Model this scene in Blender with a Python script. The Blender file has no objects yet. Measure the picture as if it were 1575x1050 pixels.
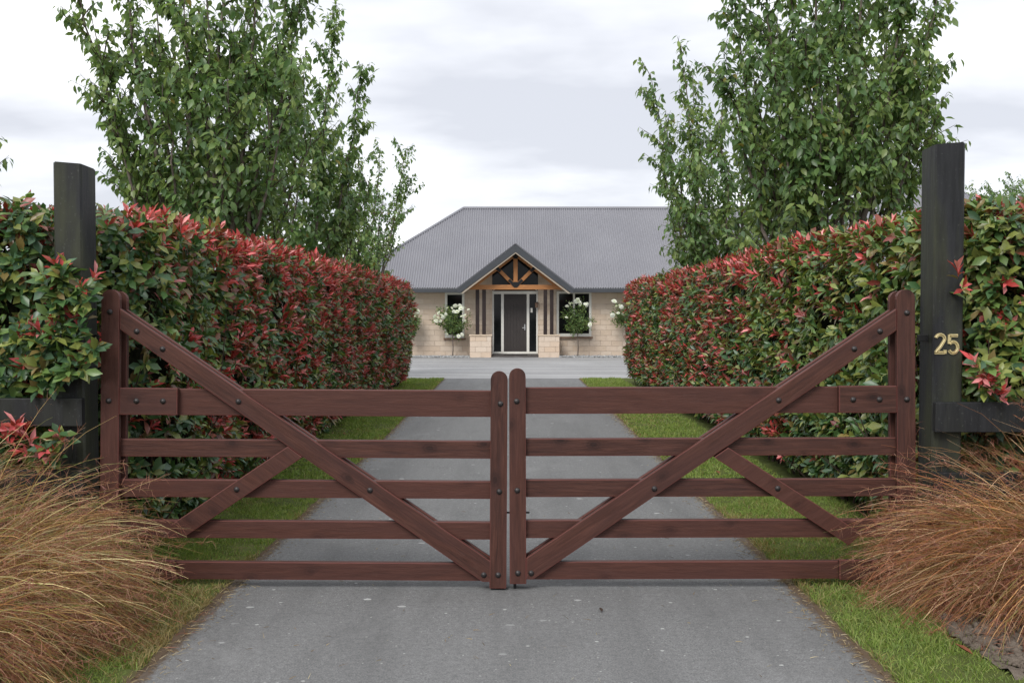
import bpy, bmesh, math, random
import numpy as np
from mathutils import Vector, Matrix
R = math.radians
rng = np.random.default_rng(7)
random.seed(7)
sc = bpy.context.scene
col = sc.collection

# ------------------------------------------------------------------ camera
CAM_H, FPX, HOR = 1.6, 1531.0, 480.0
PITCH = math.atan((525 - HOR) / FPX)
cam_data = bpy.data.cameras.new('camera')
cam_data.sensor_width = 36
cam_data.lens = 36 * FPX / 1575
cam_data.clip_start, cam_data.clip_end = 0.1, 2000
cam = bpy.data.objects.new('camera', cam_data)
col.objects.link(cam)
cam.location = (0, 0, CAM_H)
cam.rotation_euler = (R(90) - PITCH, 0, 0)
sc.camera = cam

def at(px, py, Y):
    """world point on the plane y=Y seen at photo pixel (px,py)"""
    dx, dy = (px - 787.5) / FPX, -(py - 525) / FPX
    d = Vector((dx, math.cos(PITCH) + dy * math.sin(PITCH), -math.sin(PITCH) + dy * math.cos(PITCH)))
    k = Y / d.y
    return Vector((d.x * k, Y, CAM_H + d.z * k))

# ------------------------------------------------------------------ world, sun, exposure
SUN_EL, SUN_AZ = 44, 205          # azimuth clockwise from +Y: behind the camera, a little to the left
world = bpy.data.worlds.new('World')
sc.world = world
world.use_nodes = True
wn, wl = world.node_tree.nodes, world.node_tree.links
wn.clear()
def wnode(t, **kw):
    n = wn.new(t)
    for k, v in kw.items(): setattr(n, k, v)
    return n
sky = wnode('ShaderNodeTexSky', sky_type='NISHITA', sun_disc=False, sun_elevation=R(SUN_EL), sun_rotation=R(SUN_AZ))
tc = wnode('ShaderNodeTexCoord')
sep = wnode('ShaderNodeSeparateXYZ'); wl.new(tc.outputs['Generated'], sep.inputs[0])
den = wnode('ShaderNodeMath', operation='ADD'); wl.new(sep.outputs[2], den.inputs[0]); den.inputs[1].default_value = 0.22
mx = wnode('ShaderNodeMath', operation='MAXIMUM'); wl.new(den.outputs[0], mx.inputs[0]); mx.inputs[1].default_value = 0.06
dv = wnode('ShaderNodeVectorMath', operation='DIVIDE'); wl.new(tc.outputs['Generated'], dv.inputs[0])
cmb = wnode('ShaderNodeCombineXYZ')
for i in range(2): wl.new(mx.outputs[0], cmb.inputs[i])
cmb.inputs[2].default_value = 1.0
wl.new(cmb.outputs[0], dv.inputs[1])
mp = wnode('ShaderNodeMapping'); wl.new(dv.outputs[0], mp.inputs[0])
mp.inputs['Location'].default_value = (3.84, 0.9, 0.8); mp.inputs['Scale'].default_value = (0.8, 1.15, 0.6)
nz = wnode('ShaderNodeTexNoise'); wl.new(mp.outputs[0], nz.inputs['Vector'])
nz.inputs['Scale'].default_value = 1.5; nz.inputs['Detail'].default_value = 5; nz.inputs['Roughness'].default_value = 0.5
cr = wnode('ShaderNodeValToRGB'); wl.new(nz.outputs['Fac'], cr.inputs[0])
CL = 10.8
cr.color_ramp.elements[0].position = 0.38; cr.color_ramp.elements[0].color = (0.43, 0.442, 0.482, 1)
cr.color_ramp.elements[1].position = 0.68; cr.color_ramp.elements[1].color = (1.0, 1.0, 1.0, 1)
e = cr.color_ramp.elements.new(0.53); e.color = (0.58, 0.59, 0.622, 1)
sc_ = wnode('ShaderNodeVectorMath', operation='SCALE'); wl.new(cr.outputs[0], sc_.inputs[0]); sc_.inputs['Scale'].default_value = CL
mixs = wnode('ShaderNodeMix', data_type='RGBA'); mixs.inputs[0].default_value = 0.94
wl.new(sky.outputs[0], mixs.inputs[6]); wl.new(sc_.outputs[0], mixs.inputs[7])
bg = wnode('ShaderNodeBackground'); bg.inputs['Strength'].default_value = 0.1
wl.new(mixs.outputs[2], bg.inputs['Color'])
wo = wnode('ShaderNodeOutputWorld'); wl.new(bg.outputs[0], wo.inputs['Surface'])

sun_d = bpy.data.lights.new('sun', 'SUN')
sun_d.energy = 1.5; sun_d.angle = R(25); sun_d.color = (1.0, 0.965, 0.91)
sun = bpy.data.objects.new('sun', sun_d); col.objects.link(sun)
el, az = R(SUN_EL), R(SUN_AZ)
sdir = Vector((math.sin(az) * math.cos(el), math.cos(az) * math.cos(el), math.sin(el)))
sun.rotation_euler = (-sdir).to_track_quat('-Z', 'Y').to_euler()
sc.view_settings.view_transform = 'Standard'
sc.view_settings.look = 'None'
sc.view_settings.gamma = 1
sc.view_settings.use_curve_mapping = False
sc.view_settings.exposure = 0.75
sc.render.engine = 'CYCLES'
sc.cycles.max_bounces = 8
sc.cycles.transparent_max_bounces = 4

# ------------------------------------------------------------------ materials
class NT:
    def __init__(s, name):
        s.m = bpy.data.materials.new(name); s.m.use_nodes = True
        s.n, s.l = s.m.node_tree.nodes, s.m.node_tree.links
        s.n.clear()
        s.out = s.n.new('ShaderNodeOutputMaterial')
        s.b = s.n.new('ShaderNodeBsdfPrincipled')
        s.l.new(s.b.outputs[0], s.out.inputs[0])
    def node(s, t, **kw):
        n = s.n.new(t)
        for k, v in kw.items(): setattr(n, k, v)
        return n
    def put(s, sock, v):
        if v is None: return
        if isinstance(v, bpy.types.NodeSocket): s.l.new(v, sock)
        else:
            if hasattr(sock.default_value, '__len__') and len(sock.default_value) == 4 and len(v) == 3: v = (*v, 1)
            sock.default_value = v
    def coord(s, kind='Object', scale=(1, 1, 1), rand=False):
        t = s.node('ShaderNodeTexCoord').outputs[kind]
        m = s.node('ShaderNodeMapping'); s.put(m.inputs[0], t); m.inputs['Scale'].default_value = scale
        if rand:
            oi = s.node('ShaderNodeObjectInfo')
            v = s.node('ShaderNodeVectorMath', operation='SCALE'); v.inputs[0].default_value = (17.3, 9.1, 13.7)
            s.put(v.inputs['Scale'], oi.outputs['Random']); s.put(m.inputs['Location'], v.outputs[0])
        return m.outputs[0]
    def noise(s, vec, scale, detail=4, rough=0.55, dist=0):
        n = s.node('ShaderNodeTexNoise'); s.put(n.inputs['Vector'], vec)
        n.inputs['Scale'].default_value = scale; n.inputs['Detail'].default_value = detail
        n.inputs['Roughness'].default_value = rough; n.inputs['Distortion'].default_value = dist
        return n.outputs['Fac']
    def ramp(s, f, stops):
        r = s.node('ShaderNodeValToRGB'); s.put(r.inputs[0], f)
        els = r.color_ramp.elements
        while len(els) > 1: els.remove(els[-1])
        for i, (p, c) in enumerate(stops):
            c = (c, c, c) if not hasattr(c, '__len__') else c
            if i == 0: els[0].position = p; els[0].color = (*c, 1)
            else: e = els.new(p); e.color = (*c, 1)
        return r.outputs[0]
    def mix(s, f, a, b, blend='MIX'):
        m = s.node('ShaderNodeMix', data_type='RGBA', blend_type=blend)
        s.put(m.inputs[0], f); s.put(m.inputs[6], a); s.put(m.inputs[7], b)
        return m.outputs[2]
    def math(s, op, a, b=0.0):
        m = s.node('ShaderNodeMath', operation=op); s.put(m.inputs[0], a); s.put(m.inputs[1], b)
        return m.outputs[0]
    def bump(s, h, strength=0.3, dist=0.01):
        b = s.node('ShaderNodeBump'); b.inputs['Strength'].default_value = strength; b.inputs['Distance'].default_value = dist
        s.put(b.inputs['Height'], h); s.put(s.b.inputs['Normal'], b.outputs[0])
    def set(s, col=None, rough=None, spec=None, metal=None):
        s.put(s.b.inputs['Base Color'], col); s.put(s.b.inputs['Roughness'], rough)
        s.put(s.b.inputs['Specular IOR Level'], spec); s.put(s.b.inputs['Metallic'], metal)
        return s.m

def mat_plain(name, c, rough=0.6, var=0.15, scale=8, spec=0.4, metal=0.0, bump=0.0):
    t = NT(name); v = t.coord(rand=True)
    f = t.noise(v, scale, 5)
    a = tuple(max(0, x * (1 - var)) for x in c); b = tuple(x * (1 + var) for x in c)
    cc = t.ramp(f, [(0.3, a), (0.7, b)])
    if bump: t.bump(t.noise(v, scale * 5, 3), bump, 0.005)
    return t.set(cc, rough, spec, metal)

def mat_gate(worn=False):
    t = NT('worn_stained_arris' if worn else 'stained_wood')
    v = t.coord(scale=(1.0, 14, 14), rand=True)
    v2 = t.coord(scale=(0.6, 5, 5), rand=True)
    g1 = t.noise(v, 5.0, 7, 0.65, 0.6)
    g2 = t.noise(v2, 2.6, 4, 0.5, 1.0)
    base = t.ramp(g1, [(0.28, (0.025, 0.0115, 0.0085)), (0.5, (0.066, 0.0272, 0.0195)), (0.72, (0.112, 0.048, 0.035))])
    base = t.mix(t.ramp(g2, [(0.35, 0.0), (0.75, 0.6)]), base, (0.045, 0.021, 0.0195))
    vk0 = t.node('ShaderNodeSeparateXYZ'); t.put(vk0.inputs[0], t.coord(scale=(2.6, 1.0, 4.2), rand=True))
    vk1 = t.node('ShaderNodeCombineXYZ'); t.put(vk1.inputs[0], vk0.outputs[0]); t.put(vk1.inputs[1], vk0.outputs[2]); vk = vk1.outputs[0]          # knots
    vo = t.node('ShaderNodeTexVoronoi', voronoi_dimensions='2D'); t.put(vo.inputs['Vector'], vk); vo.inputs['Scale'].default_value = 1.3
    spk = t.node('ShaderNodeSeparateColor'); t.put(spk.inputs[0], vo.outputs['Color'])
    kd = t.math('ADD', vo.outputs['Distance'], t.math('MULTIPLY', t.noise(t.coord(rand=True), 45, 4, 0.7), 0.06))
    k = t.math('MULTIPLY', t.ramp(kd, [(0.085, 0.85), (0.12, 0.4), (0.155, 0.55), (0.19, 0.2), (0.30, 0.0)]), t.ramp(spk.outputs[0], [(0.5, 0.0), (0.52, 1.0)]))
    base = t.mix(k, base, (0.016, 0.008, 0.0075))
    oi = t.node('ShaderNodeObjectInfo')
    base = t.mix(t.math('MULTIPLY', oi.outputs['Random'], 0.5), base, (0.088, 0.034, 0.026))
    wv = t.coord(scale=(1.2, 1.2, 1.2), rand=True)
    wear = t.ramp(t.noise(wv, 9, 6, 0.7), [(0.60, 0.0), (0.75, 0.35)])
    base = t.mix(wear, base, (0.095, 0.052, 0.046))
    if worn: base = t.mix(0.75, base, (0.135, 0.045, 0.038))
    t.bump(t.math('ADD', g1, t.noise(v, 22, 3)), 0.35, 0.004)
    return t.set(base, t.ramp(g2, [(0.3, 0.45), (0.7, 0.62)]), 0.25)

def mat_black_post(name='black_stained_timber', alg=0.75):
    t = NT(name)
    v = t.coord(scale=(9, 9, 0.8), rand=True)
    g = t.noise(v, 4, 6, 0.6, 0.4)
    base = t.ramp(g, [(0.3, (0.007, 0.0075, 0.009)), (0.7, (0.020, 0.021, 0.024))])
    v2 = t.coord(scale=(5, 5, 1.0), rand=True)
    al = t.ramp(t.noise(v2, 1.4, 5, 0.6), [(0.42, 0.0), (0.66, alg)])
    base = t.mix(al, base, (0.042, 0.046, 0.024))
    fl = t.ramp(t.noise(t.coord(rand=True), 60, 2), [(0.64, 0.0), (0.72, 0.35)])
    base = t.mix(fl, base, (0.09, 0.095, 0.09))
    t.bump(g, 0.5, 0.006)
    return t.set(base, 0.55, 0.35)

def mat_asphalt(name, lo, hi, forecourt=False):
    t = NT(name); v = t.coord()
    fine = t.noise(v, 120, 3, 0.8)
    big = t.noise(v, 0.8, 5, 0.6)
    c = t.ramp(fine, [(0.36, tuple(x * .8 for x in lo)), (0.5, tuple((a + b) / 2 for a, b in zip(lo, hi))), (0.64, tuple(x * 1.15 for x in hi))])
    c = t.mix(t.ramp(big, [(0.35, 0.0), (0.7, 0.5)]), c, tuple(x * 0.72 for x in hi))
    mid = t.noise(v, 34, 4, 0.75)
    c = t.mix(t.ramp(mid, [(0.40, 0.0), (0.68, 0.55)]), c, tuple(x * 0.62 for x in lo))
    vs = t.coord(scale=(2.2, 0.22, 1))
    st = t.ramp(t.noise(vs, 1.6, 4, 0.6, 0.3), [(0.45, 0.0), (0.75, 0.4)])
    c = t.mix(st, c, tuple(x * (0.66 if not forecourt else 0.86) for x in lo))
    if forecourt:
        va = t.coord(scale=(0.12, 1.5, 1))
        st2 = t.ramp(t.noise(va, 1.3, 4, 0.6, 0.8), [(0.45, 0.0), (0.6, 0.5)])
        c = t.mix(st2, c, tuple(x * 1.35 for x in hi))
    else:
        vd = t.mix(0.12, v, t.node('ShaderNodeTexNoise').outputs['Color'])
        vo = t.node('ShaderNodeTexVoronoi'); t.put(vo.inputs['Vector'], t.coord(scale=(1, 1.6, 1))); vo.inputs['Scale'].default_value = 5.0
        vo.inputs['Randomness'].default_value = 1.0
        sp = t.node('ShaderNodeSeparateColor'); t.put(sp.inputs[0], vo.outputs['Color'])
        pick = t.ramp(sp.outputs[0], [(0.68, 0.0), (0.70, 1.0)])
        wob = t.math('ADD', vo.outputs['Distance'], t.math('MULTIPLY', t.noise(v, 40, 3), 0.11))
        spot = t.ramp(wob, [(0.16, 1.0), (0.19, 0.0)])
        cl = t.ramp(t.noise(v, 0.7, 2), [(0.46, 0.0), (0.58, 1.0)])
        f = t.math('MULTIPLY', t.math('MULTIPLY', spot, pick), cl)
        c = t.mix(t.math('MULTIPLY', f, 0.85), c, (0.52, 0.53, 0.52))
        vo2 = t.node('ShaderNodeTexVoronoi'); t.put(vo2.inputs['Vector'], v); vo2.inputs['Scale'].default_value = 38
        sp2 = t.node('ShaderNodeSeparateColor'); t.put(sp2.inputs[0], vo2.outputs['Color'])
        f2 = t.math('MULTIPLY', t.ramp(sp2.outputs[1], [(0.955, 0.0), (0.96, 0.75)]), t.ramp(vo2.outputs['Distance'], [(0.16, 1.0), (0.24, 0.0)]))
        c = t.mix(f2, c, (0.42, 0.42, 0.40))
        vo3 = t.node('ShaderNodeTexVoronoi'); t.put(vo3.inputs['Vector'], t.coord(scale=(1, 1.4, 1))); vo3.inputs['Scale'].default_value = 11
        sp3 = t.node('ShaderNodeSeparateColor'); t.put(sp3.inputs[0], vo3.outputs['Color'])
        w3 = t.math('ADD', vo3.outputs['Distance'], t.math('MULTIPLY', t.noise(v, 70, 3), 0.12))
        f3 = t.math('MULTIPLY', t.ramp(sp3.outputs[1], [(0.87, 0.0), (0.88, 0.85)]), t.ramp(w3, [(0.15, 1.0), (0.19, 0.0)]))
        c = t.mix(f3, c, (0.50, 0.51, 0.49))
        pa = t.ramp(t.noise(t.coord(scale=(1, .8, 1)), 2.1, 6, 0.7, 0.5), [(0.53, 0.0), (0.62, 0.16), (0.75, 0.24)])
        c = t.mix(pa, c, tuple(x * 0.62 for x in lo))
        pb = t.ramp(t.noise(t.coord(scale=(.9, .6, 1)), 1.3, 7, 0.75, 0.3), [(0.56, 0.0), (0.72, 0.30)])
        c = t.mix(pb, c, tuple(x * 1.25 for x in hi))
        # earth and thatch washed over the two long edges
        sx = t.node('ShaderNodeSeparateXYZ'); t.put(sx.inputs[0], v)
        ax = t.math('ABSOLUTE', sx.outputs[0])
        ed = t.math('ADD', ax, t.math('MULTIPLY', t.noise(v, 11, 5, 0.75), 0.16))
        er = t.node('ShaderNodeMapRange'); t.put(er.inputs[0], ed)
        er.inputs[1].default_value = 1.655; er.inputs[2].default_value = 1.69
        c = t.mix(t.math('MULTIPLY', er.outputs[0], 0.85), c, (0.095, 0.066, 0.044))
    t.bump(fine, 0.45, 0.006)
    return t.set(c, 0.78, 0.35)

def mat_ground(name, stops, scale, bump=0.4, rough=0.95):
    t = NT(name); v = t.coord()
    f = t.noise(v, scale, 7, 0.65)
    f2 = t.noise(v, scale * 12, 4, 0.7)
    c = t.ramp(t.math('ADD', t.math('MULTIPLY', f, 0.6), t.math('MULTIPLY', f2, 0.4)), stops)
    if name == 'lawn_soil':                          # bare earth lip along the drive
        sx = t.node('ShaderNodeSeparateXYZ'); t.put(sx.inputs[0], v)
        ed = t.math('ADD', t.math('ABSOLUTE', sx.outputs[0]), t.math('MULTIPLY', t.noise(v, 9, 4, 0.7), 0.1))
        er = t.node('ShaderNodeMapRange'); t.put(er.inputs[0], ed); er.inputs[1].default_value = 1.74; er.inputs[2].default_value = 1.70
        c = t.mix(er.outputs[0], c, (0.11, 0.078, 0.052))
    t.bump(f2, bump, 0.02)
    return t.set(c, rough, 0.15)

def mat_leaf(name, rough=0.38, trans=0.3, under=None, spec=0.5):
    t = NT(name)
    a = t.node('ShaderNodeAttribute'); a.attribute_name = 'col'
    c = a.outputs['Color']
    if under:
        g = t.node('ShaderNodeNewGeometry')
        c2 = t.mix(0.55, c, under)
        c = t.mix(g.outputs['Backfacing'], c, c2)
    t.set(c, rough, spec)
    if trans:
        tr = t.node('ShaderNodeBsdfTranslucent')
        tcx = t.mix(1.0, c, (1.25, 1.35, 0.7), 'MULTIPLY')
        t.put(tr.inputs[0], tcx)
        ms = t.node('ShaderNodeMixShader'); ms.inputs[0].default_value = trans
        t.l.new(t.b.outputs[0], ms.inputs[1]); t.l.new(tr.outputs[0], ms.inputs[2])
        t.l.new(ms.outputs[0], t.out.inputs[0])
    return t.m

def mat_brick():
    t = NT('cream_block')
    v = t.coord(rand=True)
    oi = t.node('ShaderNodeObjectInfo')
    base = t.ramp(oi.outputs['Random'], [(0.0, (0.58, 0.465, 0.365)), (0.35, (0.625, 0.515, 0.42)), (0.7, (0.66, 0.56, 0.465)), (1.0, (0.60, 0.47, 0.36))])
    n = t.noise(v, 3, 5, 0.7)
    base = t.mix(t.ramp(n, [(0.4, 0.0), (0.75, 0.5)]), base, (0.52, 0.42, 0.325))
    t.bump(t.noise(v, 14, 5, 0.7), 0.6, 0.01)
    return t.set(base, 0.9, 0.2)

def mat_roof():
    t = NT('grey_corrugated_steel'); v = t.coord()
    n = t.noise(v, 0.6, 4)
    c = t.ramp(n, [(0.3, (0.212, 0.213, 0.236)), (0.7, (0.242, 0.243, 0.266))])
    s = t.ramp(t.noise(t.coord(scale=(6, 0.5, 0.5)), 2, 4), [(0.5, 0.0), (0.8, 0.12)])
    c = t.mix(s, c, (0.180, 0.184, 0.204))
    return t.set(c, 0.5, 0.5)

def mat_glass():
    t = NT('dark_window_glass')
    c = t.ramp(t.noise(t.coord(rand=True), 2, 2), [(0.4, (0.006, 0.007, 0.008)), (0.7, (0.014, 0.016, 0.017))])
    return t.set(c, 0.06, 0.2)

M = {}
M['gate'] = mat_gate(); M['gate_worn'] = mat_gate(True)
M['post'] = mat_black_post(); M['fencerail'] = mat_black_post('black_fence_board', .2)
M['bolt'] = mat_plain('dark_bolt_steel', (0.055, 0.050, 0.050), 0.42, 0.3, 40, 0.5, 0.6)
M['iron'] = mat_plain('black_iron', (0.015, 0.015, 0.016), 0.5, 0.3, 30, 0.5, 0.5)
M['asphalt'] = mat_asphalt('asphalt', (0.120, 0.122, 0.122), (0.258, 0.260, 0.260))
M['forecourt'] = mat_asphalt('pale_asphalt', (0.25, 0.251, 0.252), (0.34, 0.341, 0.342), True)
M['ground'] = mat_ground('field_ground', [(0.35, (0.05, 0.065, 0.02)), (0.65, (0.10, 0.11, 0.04))], 1.5)
M['lawn'] = mat_ground('lawn_soil', [(0.38, (0.06, 0.075, 0.020)), (0.55, (0.09, 0.11, 0.030)), (0.70, (0.15, 0.13, 0.055))], 2.0)
M['soil'] = mat_ground('dry_soil', [(0.35, (0.11, 0.088, 0.070)), (0.55, (0.18, 0.148, 0.120)), (0.7, (0.27, 0.23, 0.19))], 5.0, 0.8)
M['gravel'] = mat_plain('grey_gravel', (0.34, 0.345, 0.35), 0.9, 0.55, 9, 0.2)
M['leaf'] = mat_leaf('tree_leaf', 0.36, 0.45, (0.17, 0.22, 0.13), 0.5)
M['hedgeleaf'] = mat_leaf('photinia_leaf', 0.36, 0.18, None, 0.5)
M['grass'] = mat_leaf('grass_blade', 0.5, 0.35, None, 0.3)
M['straw'] = mat_leaf('tussock_blade', 0.48, 0.22, None, 0.4)
M['petal'] = mat_leaf('white_petal', 0.6, 0.25, None, 0.2)
M['bark'] = mat_plain('grey_brown_bark', (0.15, 0.125, 0.108), 0.9, 0.45, 9, 0.2, 0, 0.6)
M['twig'] = mat_plain('brown_twig', (0.060, 0.042, 0.033), 0.85, 0.4, 9, 0.2)
M['core'] = mat_plain('shade_dark_core', (0.020, 0.022, 0.012), 1.0, 0.6, 14, 0.05, 0, 0.8)  # near-black stand-in for the hedge interior, shade painted into the colour
M['brick'] = mat_brick()
M['mortar'] = mat_plain('mortar', (0.52, 0.435, 0.355), 0.95, 0.15, 10, 0.1)
M['capstone'] = mat_plain('cream_capstone', (0.58, 0.47, 0.36), 0.9, 0.12, 8, 0.2)
M['sill'] = mat_plain('brown_sill', (0.22, 0.145, 0.105), 0.85, 0.15, 8, 0.2)
M['roof'] = mat_roof()
M['fascia'] = mat_plain('charcoal_fascia', (0.045, 0.050, 0.058), 0.45, 0.08, 2, 0.5)
M['soffit'] = mat_plain('beige_soffit', (0.36, 0.31, 0.25), 0.7, 0.06, 3, 0.3)
M['alu'] = mat_plain('off_white_joinery', (0.76, 0.75, 0.70), 0.45, 0.04, 3, 0.4)
M['glass'] = mat_glass()
M['door'] = mat_plain('dark_brown_door', (0.042, 0.035, 0.033), 0.5, 0.12, 6, 0.4)
M['brownpost'] = mat_plain('dark_brown_timber', (0.022, 0.0125, 0.0115), 0.55, 0.25, 6, 0.35)
M['orange'] = None
def mat_orange():
    t = NT('oiled_timber'); v = t.coord(scale=(1, 10, 10), rand=True)
    g = t.noise(v, 4, 6, 0.6, 0.6)
    c = t.ramp(g, [(0.3, (0.28, 0.115, 0.038)), (0.7, (0.46, 0.205, 0.075))])
    return t.set(c, 0.5, 0.35)
M['orange'] = mat_orange()
M['brass'] = mat_plain('brass', (0.66, 0.55, 0.30), 0.34, 0.14, 30, 0.5, 0.75)
M['chrome'] = mat_plain('satin_steel', (0.6, 0.6, 0.6), 0.3, 0.05, 5, 0.5, 1.0)
M['mat'] = mat_plain('black_rubber', (0.02, 0.018, 0.017), 0.95, 0.4, 60, 0.1)
M['tile'] = mat_plain('dark_step_tile', (0.075, 0.066, 0.062), 0.7, 0.2, 8, 0.3)

# ------------------------------------------------------------------ object helpers
def link(name, me, mat=None, parent=None, kind=None):
    o = bpy.data.objects.new(name, me); col.objects.link(o)
    if mat is not None and me is not None and not me.materials: me.materials.append(mat)
    if parent: o.parent = parent
    if kind: o['kind'] = kind
    return o
def thing(name, label, cat, loc=(0, 0, 0), group=None):
    o = bpy.data.objects.new(name, None); col.objects.link(o)
    o.empty_display_size = 0.2
    o.location = loc; o['label'] = label; o['category'] = cat
    if group: o['group'] = group
    return o
def from_bm(name, bm, mat, parent=None, kind=None, smooth=False):
    bmesh.ops.recalc_face_normals(bm, faces=bm.faces)
    me = bpy.data.meshes.new(name); bm.to_mesh(me); bm.free()
    if smooth: me.shade_smooth()
    return link(name, me, mat, parent, kind)
def bm_box(bm, c, s, bev=0.0):
    r = bmesh.ops.create_cube(bm, size=1.0, matrix=Matrix.Translation(c) @ Matrix.Diagonal((*s, 1)))
    if bev:
        es = list({e for v in r['verts'] for e in v.link_edges})
        bmesh.ops.bevel(bm, geom=es, offset=bev, segments=2, affect='EDGES', profile=0.6)
def box(name, lo, hi, mat, parent=None, bev=0.0, kind=None):
    """box between two corners; the object's origin is the box centre"""
    lo, hi = Vector(lo), Vector(hi); c = (lo + hi) / 2
    bm = bmesh.new(); bm_box(bm, (0, 0, 0), hi - lo, bev)
    o = from_bm(name, bm, mat, parent, kind); o.location = c
    return o
def prism(name, pts, y0, y1, mat, parent=None, bev=0.0, ang=0.0, kind=None, worn=None):
    """outline pts (x,z) in parent space, extruded along y from y0 to y1; grain (local x) runs along ang"""
    cx = sum(p[0] for p in pts) / len(pts); cz = sum(p[1] for p in pts) / len(pts)
    ca, sa = math.cos(ang), math.sin(ang)
    loc = [((x - cx) * ca + (z - cz) * sa, -(x - cx) * sa + (z - cz) * ca) for x, z in pts]
    bm = bmesh.new(); h = (y1 - y0) / 2
    vs = [bm.verts.new((x, -h, z)) for x, z in loc]
    f = bm.faces.new(vs)
    r = bmesh.ops.extrude_face_region(bm, geom=[f])
    bmesh.ops.translate(bm, verts=[g for g in r['geom'] if isinstance(g, bmesh.types.BMVert)], vec=(0, 2 * h, 0))
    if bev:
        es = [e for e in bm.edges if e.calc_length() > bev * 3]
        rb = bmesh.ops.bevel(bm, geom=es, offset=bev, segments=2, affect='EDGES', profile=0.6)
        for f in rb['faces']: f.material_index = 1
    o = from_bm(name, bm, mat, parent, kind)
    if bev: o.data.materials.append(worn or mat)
    o.location = (cx, (y0 + y1) / 2, cz); o.rotation_euler = (0, -ang, 0)
    return o
def tubes_mesh(name, paths, sides=6):
    """paths: list of (points Nx3, radii N) -> one mesh of tapered tubes"""
    V, F = [], []; off = 0
    ang = np.linspace(0, 2 * np.pi, sides, endpoint=False)
    for P, rad in paths:
        P = np.asarray(P, float); n = len(P)
        T = np.gradient(P, axis=0); T /= np.linalg.norm(T, axis=1, keepdims=True) + 1e-9
        ref = np.where(np.abs(T[:, 2:3]) > 0.9, np.array([[1.0, 0, 0]]), np.array([[0, 0, 1.0]]))
        A = np.cross(T, ref); A /= np.linalg.norm(A, axis=1, keepdims=True) + 1e-9
        B = np.cross(T, A)
        ring = P[:, None, :] + (A[:, None, :] * np.cos(ang)[None, :, None] + B[:, None, :] * np.sin(ang)[None, :, None]) * np.asarray(rad)[:, None, None]
        V.append(ring.reshape(-1, 3))
        i = np.arange(n - 1)[:, None] * sides; j = np.arange(sides)[None, :]; j2 = (j + 1) % sides
        F.append((np.stack([i + j, i + j2, i + sides + j2, i + sides + j], -1).reshape(-1, 4)) + off)
        off += n * sides
    return np_mesh(name, np.concatenate(V), [np.concatenate(F)], smooth=True)
def np_mesh(name, V, face_arrays, colr=None, smooth=False):
    me = bpy.data.meshes.new(name)
    me.vertices.add(len(V)); me.vertices.foreach_set('co', np.ascontiguousarray(V, dtype=np.float32).ravel())
    loops = np.concatenate([f.ravel() for f in face_arrays]).astype(np.int32)
    tot = np.concatenate([np.full(len(f), f.shape[1], dtype=np.int32) for f in face_arrays])
    start = np.concatenate([[0], np.cumsum(tot)[:-1]]).astype(np.int32)
    me.loops.add(len(loops)); me.loops.foreach_set('vertex_index', loops)
    me.polygons.add(len(tot)); me.polygons.foreach_set('loop_start', start)
    if smooth: me.polygons.foreach_set('use_smooth', np.ones(len(tot), dtype=bool))
    if colr is not None:
        a = me.attributes.new('col', 'FLOAT_COLOR', 'POINT')
        c4 = np.ones((len(V), 4), dtype=np.float32); c4[:, :3] = colr
        a.data.foreach_set('color', c4.ravel())
    me.update(calc_edges=True)
    return me
def unit(a): return a / (np.linalg.norm(a, axis=-1, keepdims=True) + 1e-9)

# leaf templates: x across, y along, z up; (verts, tri faces, quad faces)
def leaf_tpl(w, fold, curl):
    def p(x, y): return (x * w, y, abs(x) * w * fold - curl * y * y)
    V = np.array([p(0, 0), p(-.8, .28), p(0, .30), p(.8, .28), p(-.9, .60), p(0, .62), p(.9, .60), p(0, 1.0)])
    return V, np.array([[0, 2, 1], [0, 3, 2], [4, 5, 7], [5, 6, 7]]), np.array([[1, 2, 5, 4], [2, 3, 6, 5]])
def leaf_tpl_low(w, fold, curl):
    def p(x, y): return (x * w, y, abs(x) * w * fold - curl * y * y)
    V = np.array([p(0, 0), p(-1, .48), p(0, .5), p(1, .48), p(0, 1.0)])
    return V, np.array([[0, 2, 1], [0, 3, 2], [1, 2, 4], [2, 3, 4]]), None
def leaves_mesh(name, P, D, N, S, C, tpl, W=None):
    """P base points, D leaf direction, N approx. upper normal, S length, C colour"""
    D = unit(D); X = unit(np.cross(D, N)); Z = np.cross(X, D)
    T, ft, fq = tpl; n, k = len(P), len(T)
    Wd = np.ones(n) if W is None else W
    V = P[:, None, :] + S[:, None, None] * (T[None, :, 0:1] * Wd[:, None, None] * X[:, None, :] + T[None, :, 1:2] * D[:, None, :] + T[None, :, 2:3] * Z[:, None, :])
    o = (np.arange(n) * k)[:, None, None]
    fs = [(ft[None] + o).reshape(-1, 3)]
    if fq is not None: fs.append((fq[None] + o).reshape(-1, 4))
    return np_mesh(name, V.reshape(-1, 3), fs, np.repeat(C, k, axis=0), smooth=True)
def project(P):
    """photo pixels and depth"""
    x, y, z = P[:, 0], P[:, 1], P[:, 2] - CAM_H
    c, s = math.cos(PITCH), math.sin(PITCH)
    dep = y * c - z * s; up = y * s + z * c
    return 787.5 + FPX * x / dep, 525 - FPX * up / dep, dep
def pick_visible(P, S, n=300, cell=9):
    """indices of the n leaves that show largest (nearest in their cell of the photograph)"""
    u, v, d = project(P)
    ok = np.where((u > 4) & (u < 1571) & (v > 4) & (v < 1046) & (d > 0.5))[0]
    key = (u[ok] // cell).astype(int) * 4000 + (v[ok] // cell).astype(int)
    order = np.lexsort((d[ok], key)); k = key[order]
    first = np.concatenate([[True], k[1:] != k[:-1]])
    cand = ok[order[first]]
    return cand[np.argsort(-(S[cand] / d[cand]))][:n]
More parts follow.
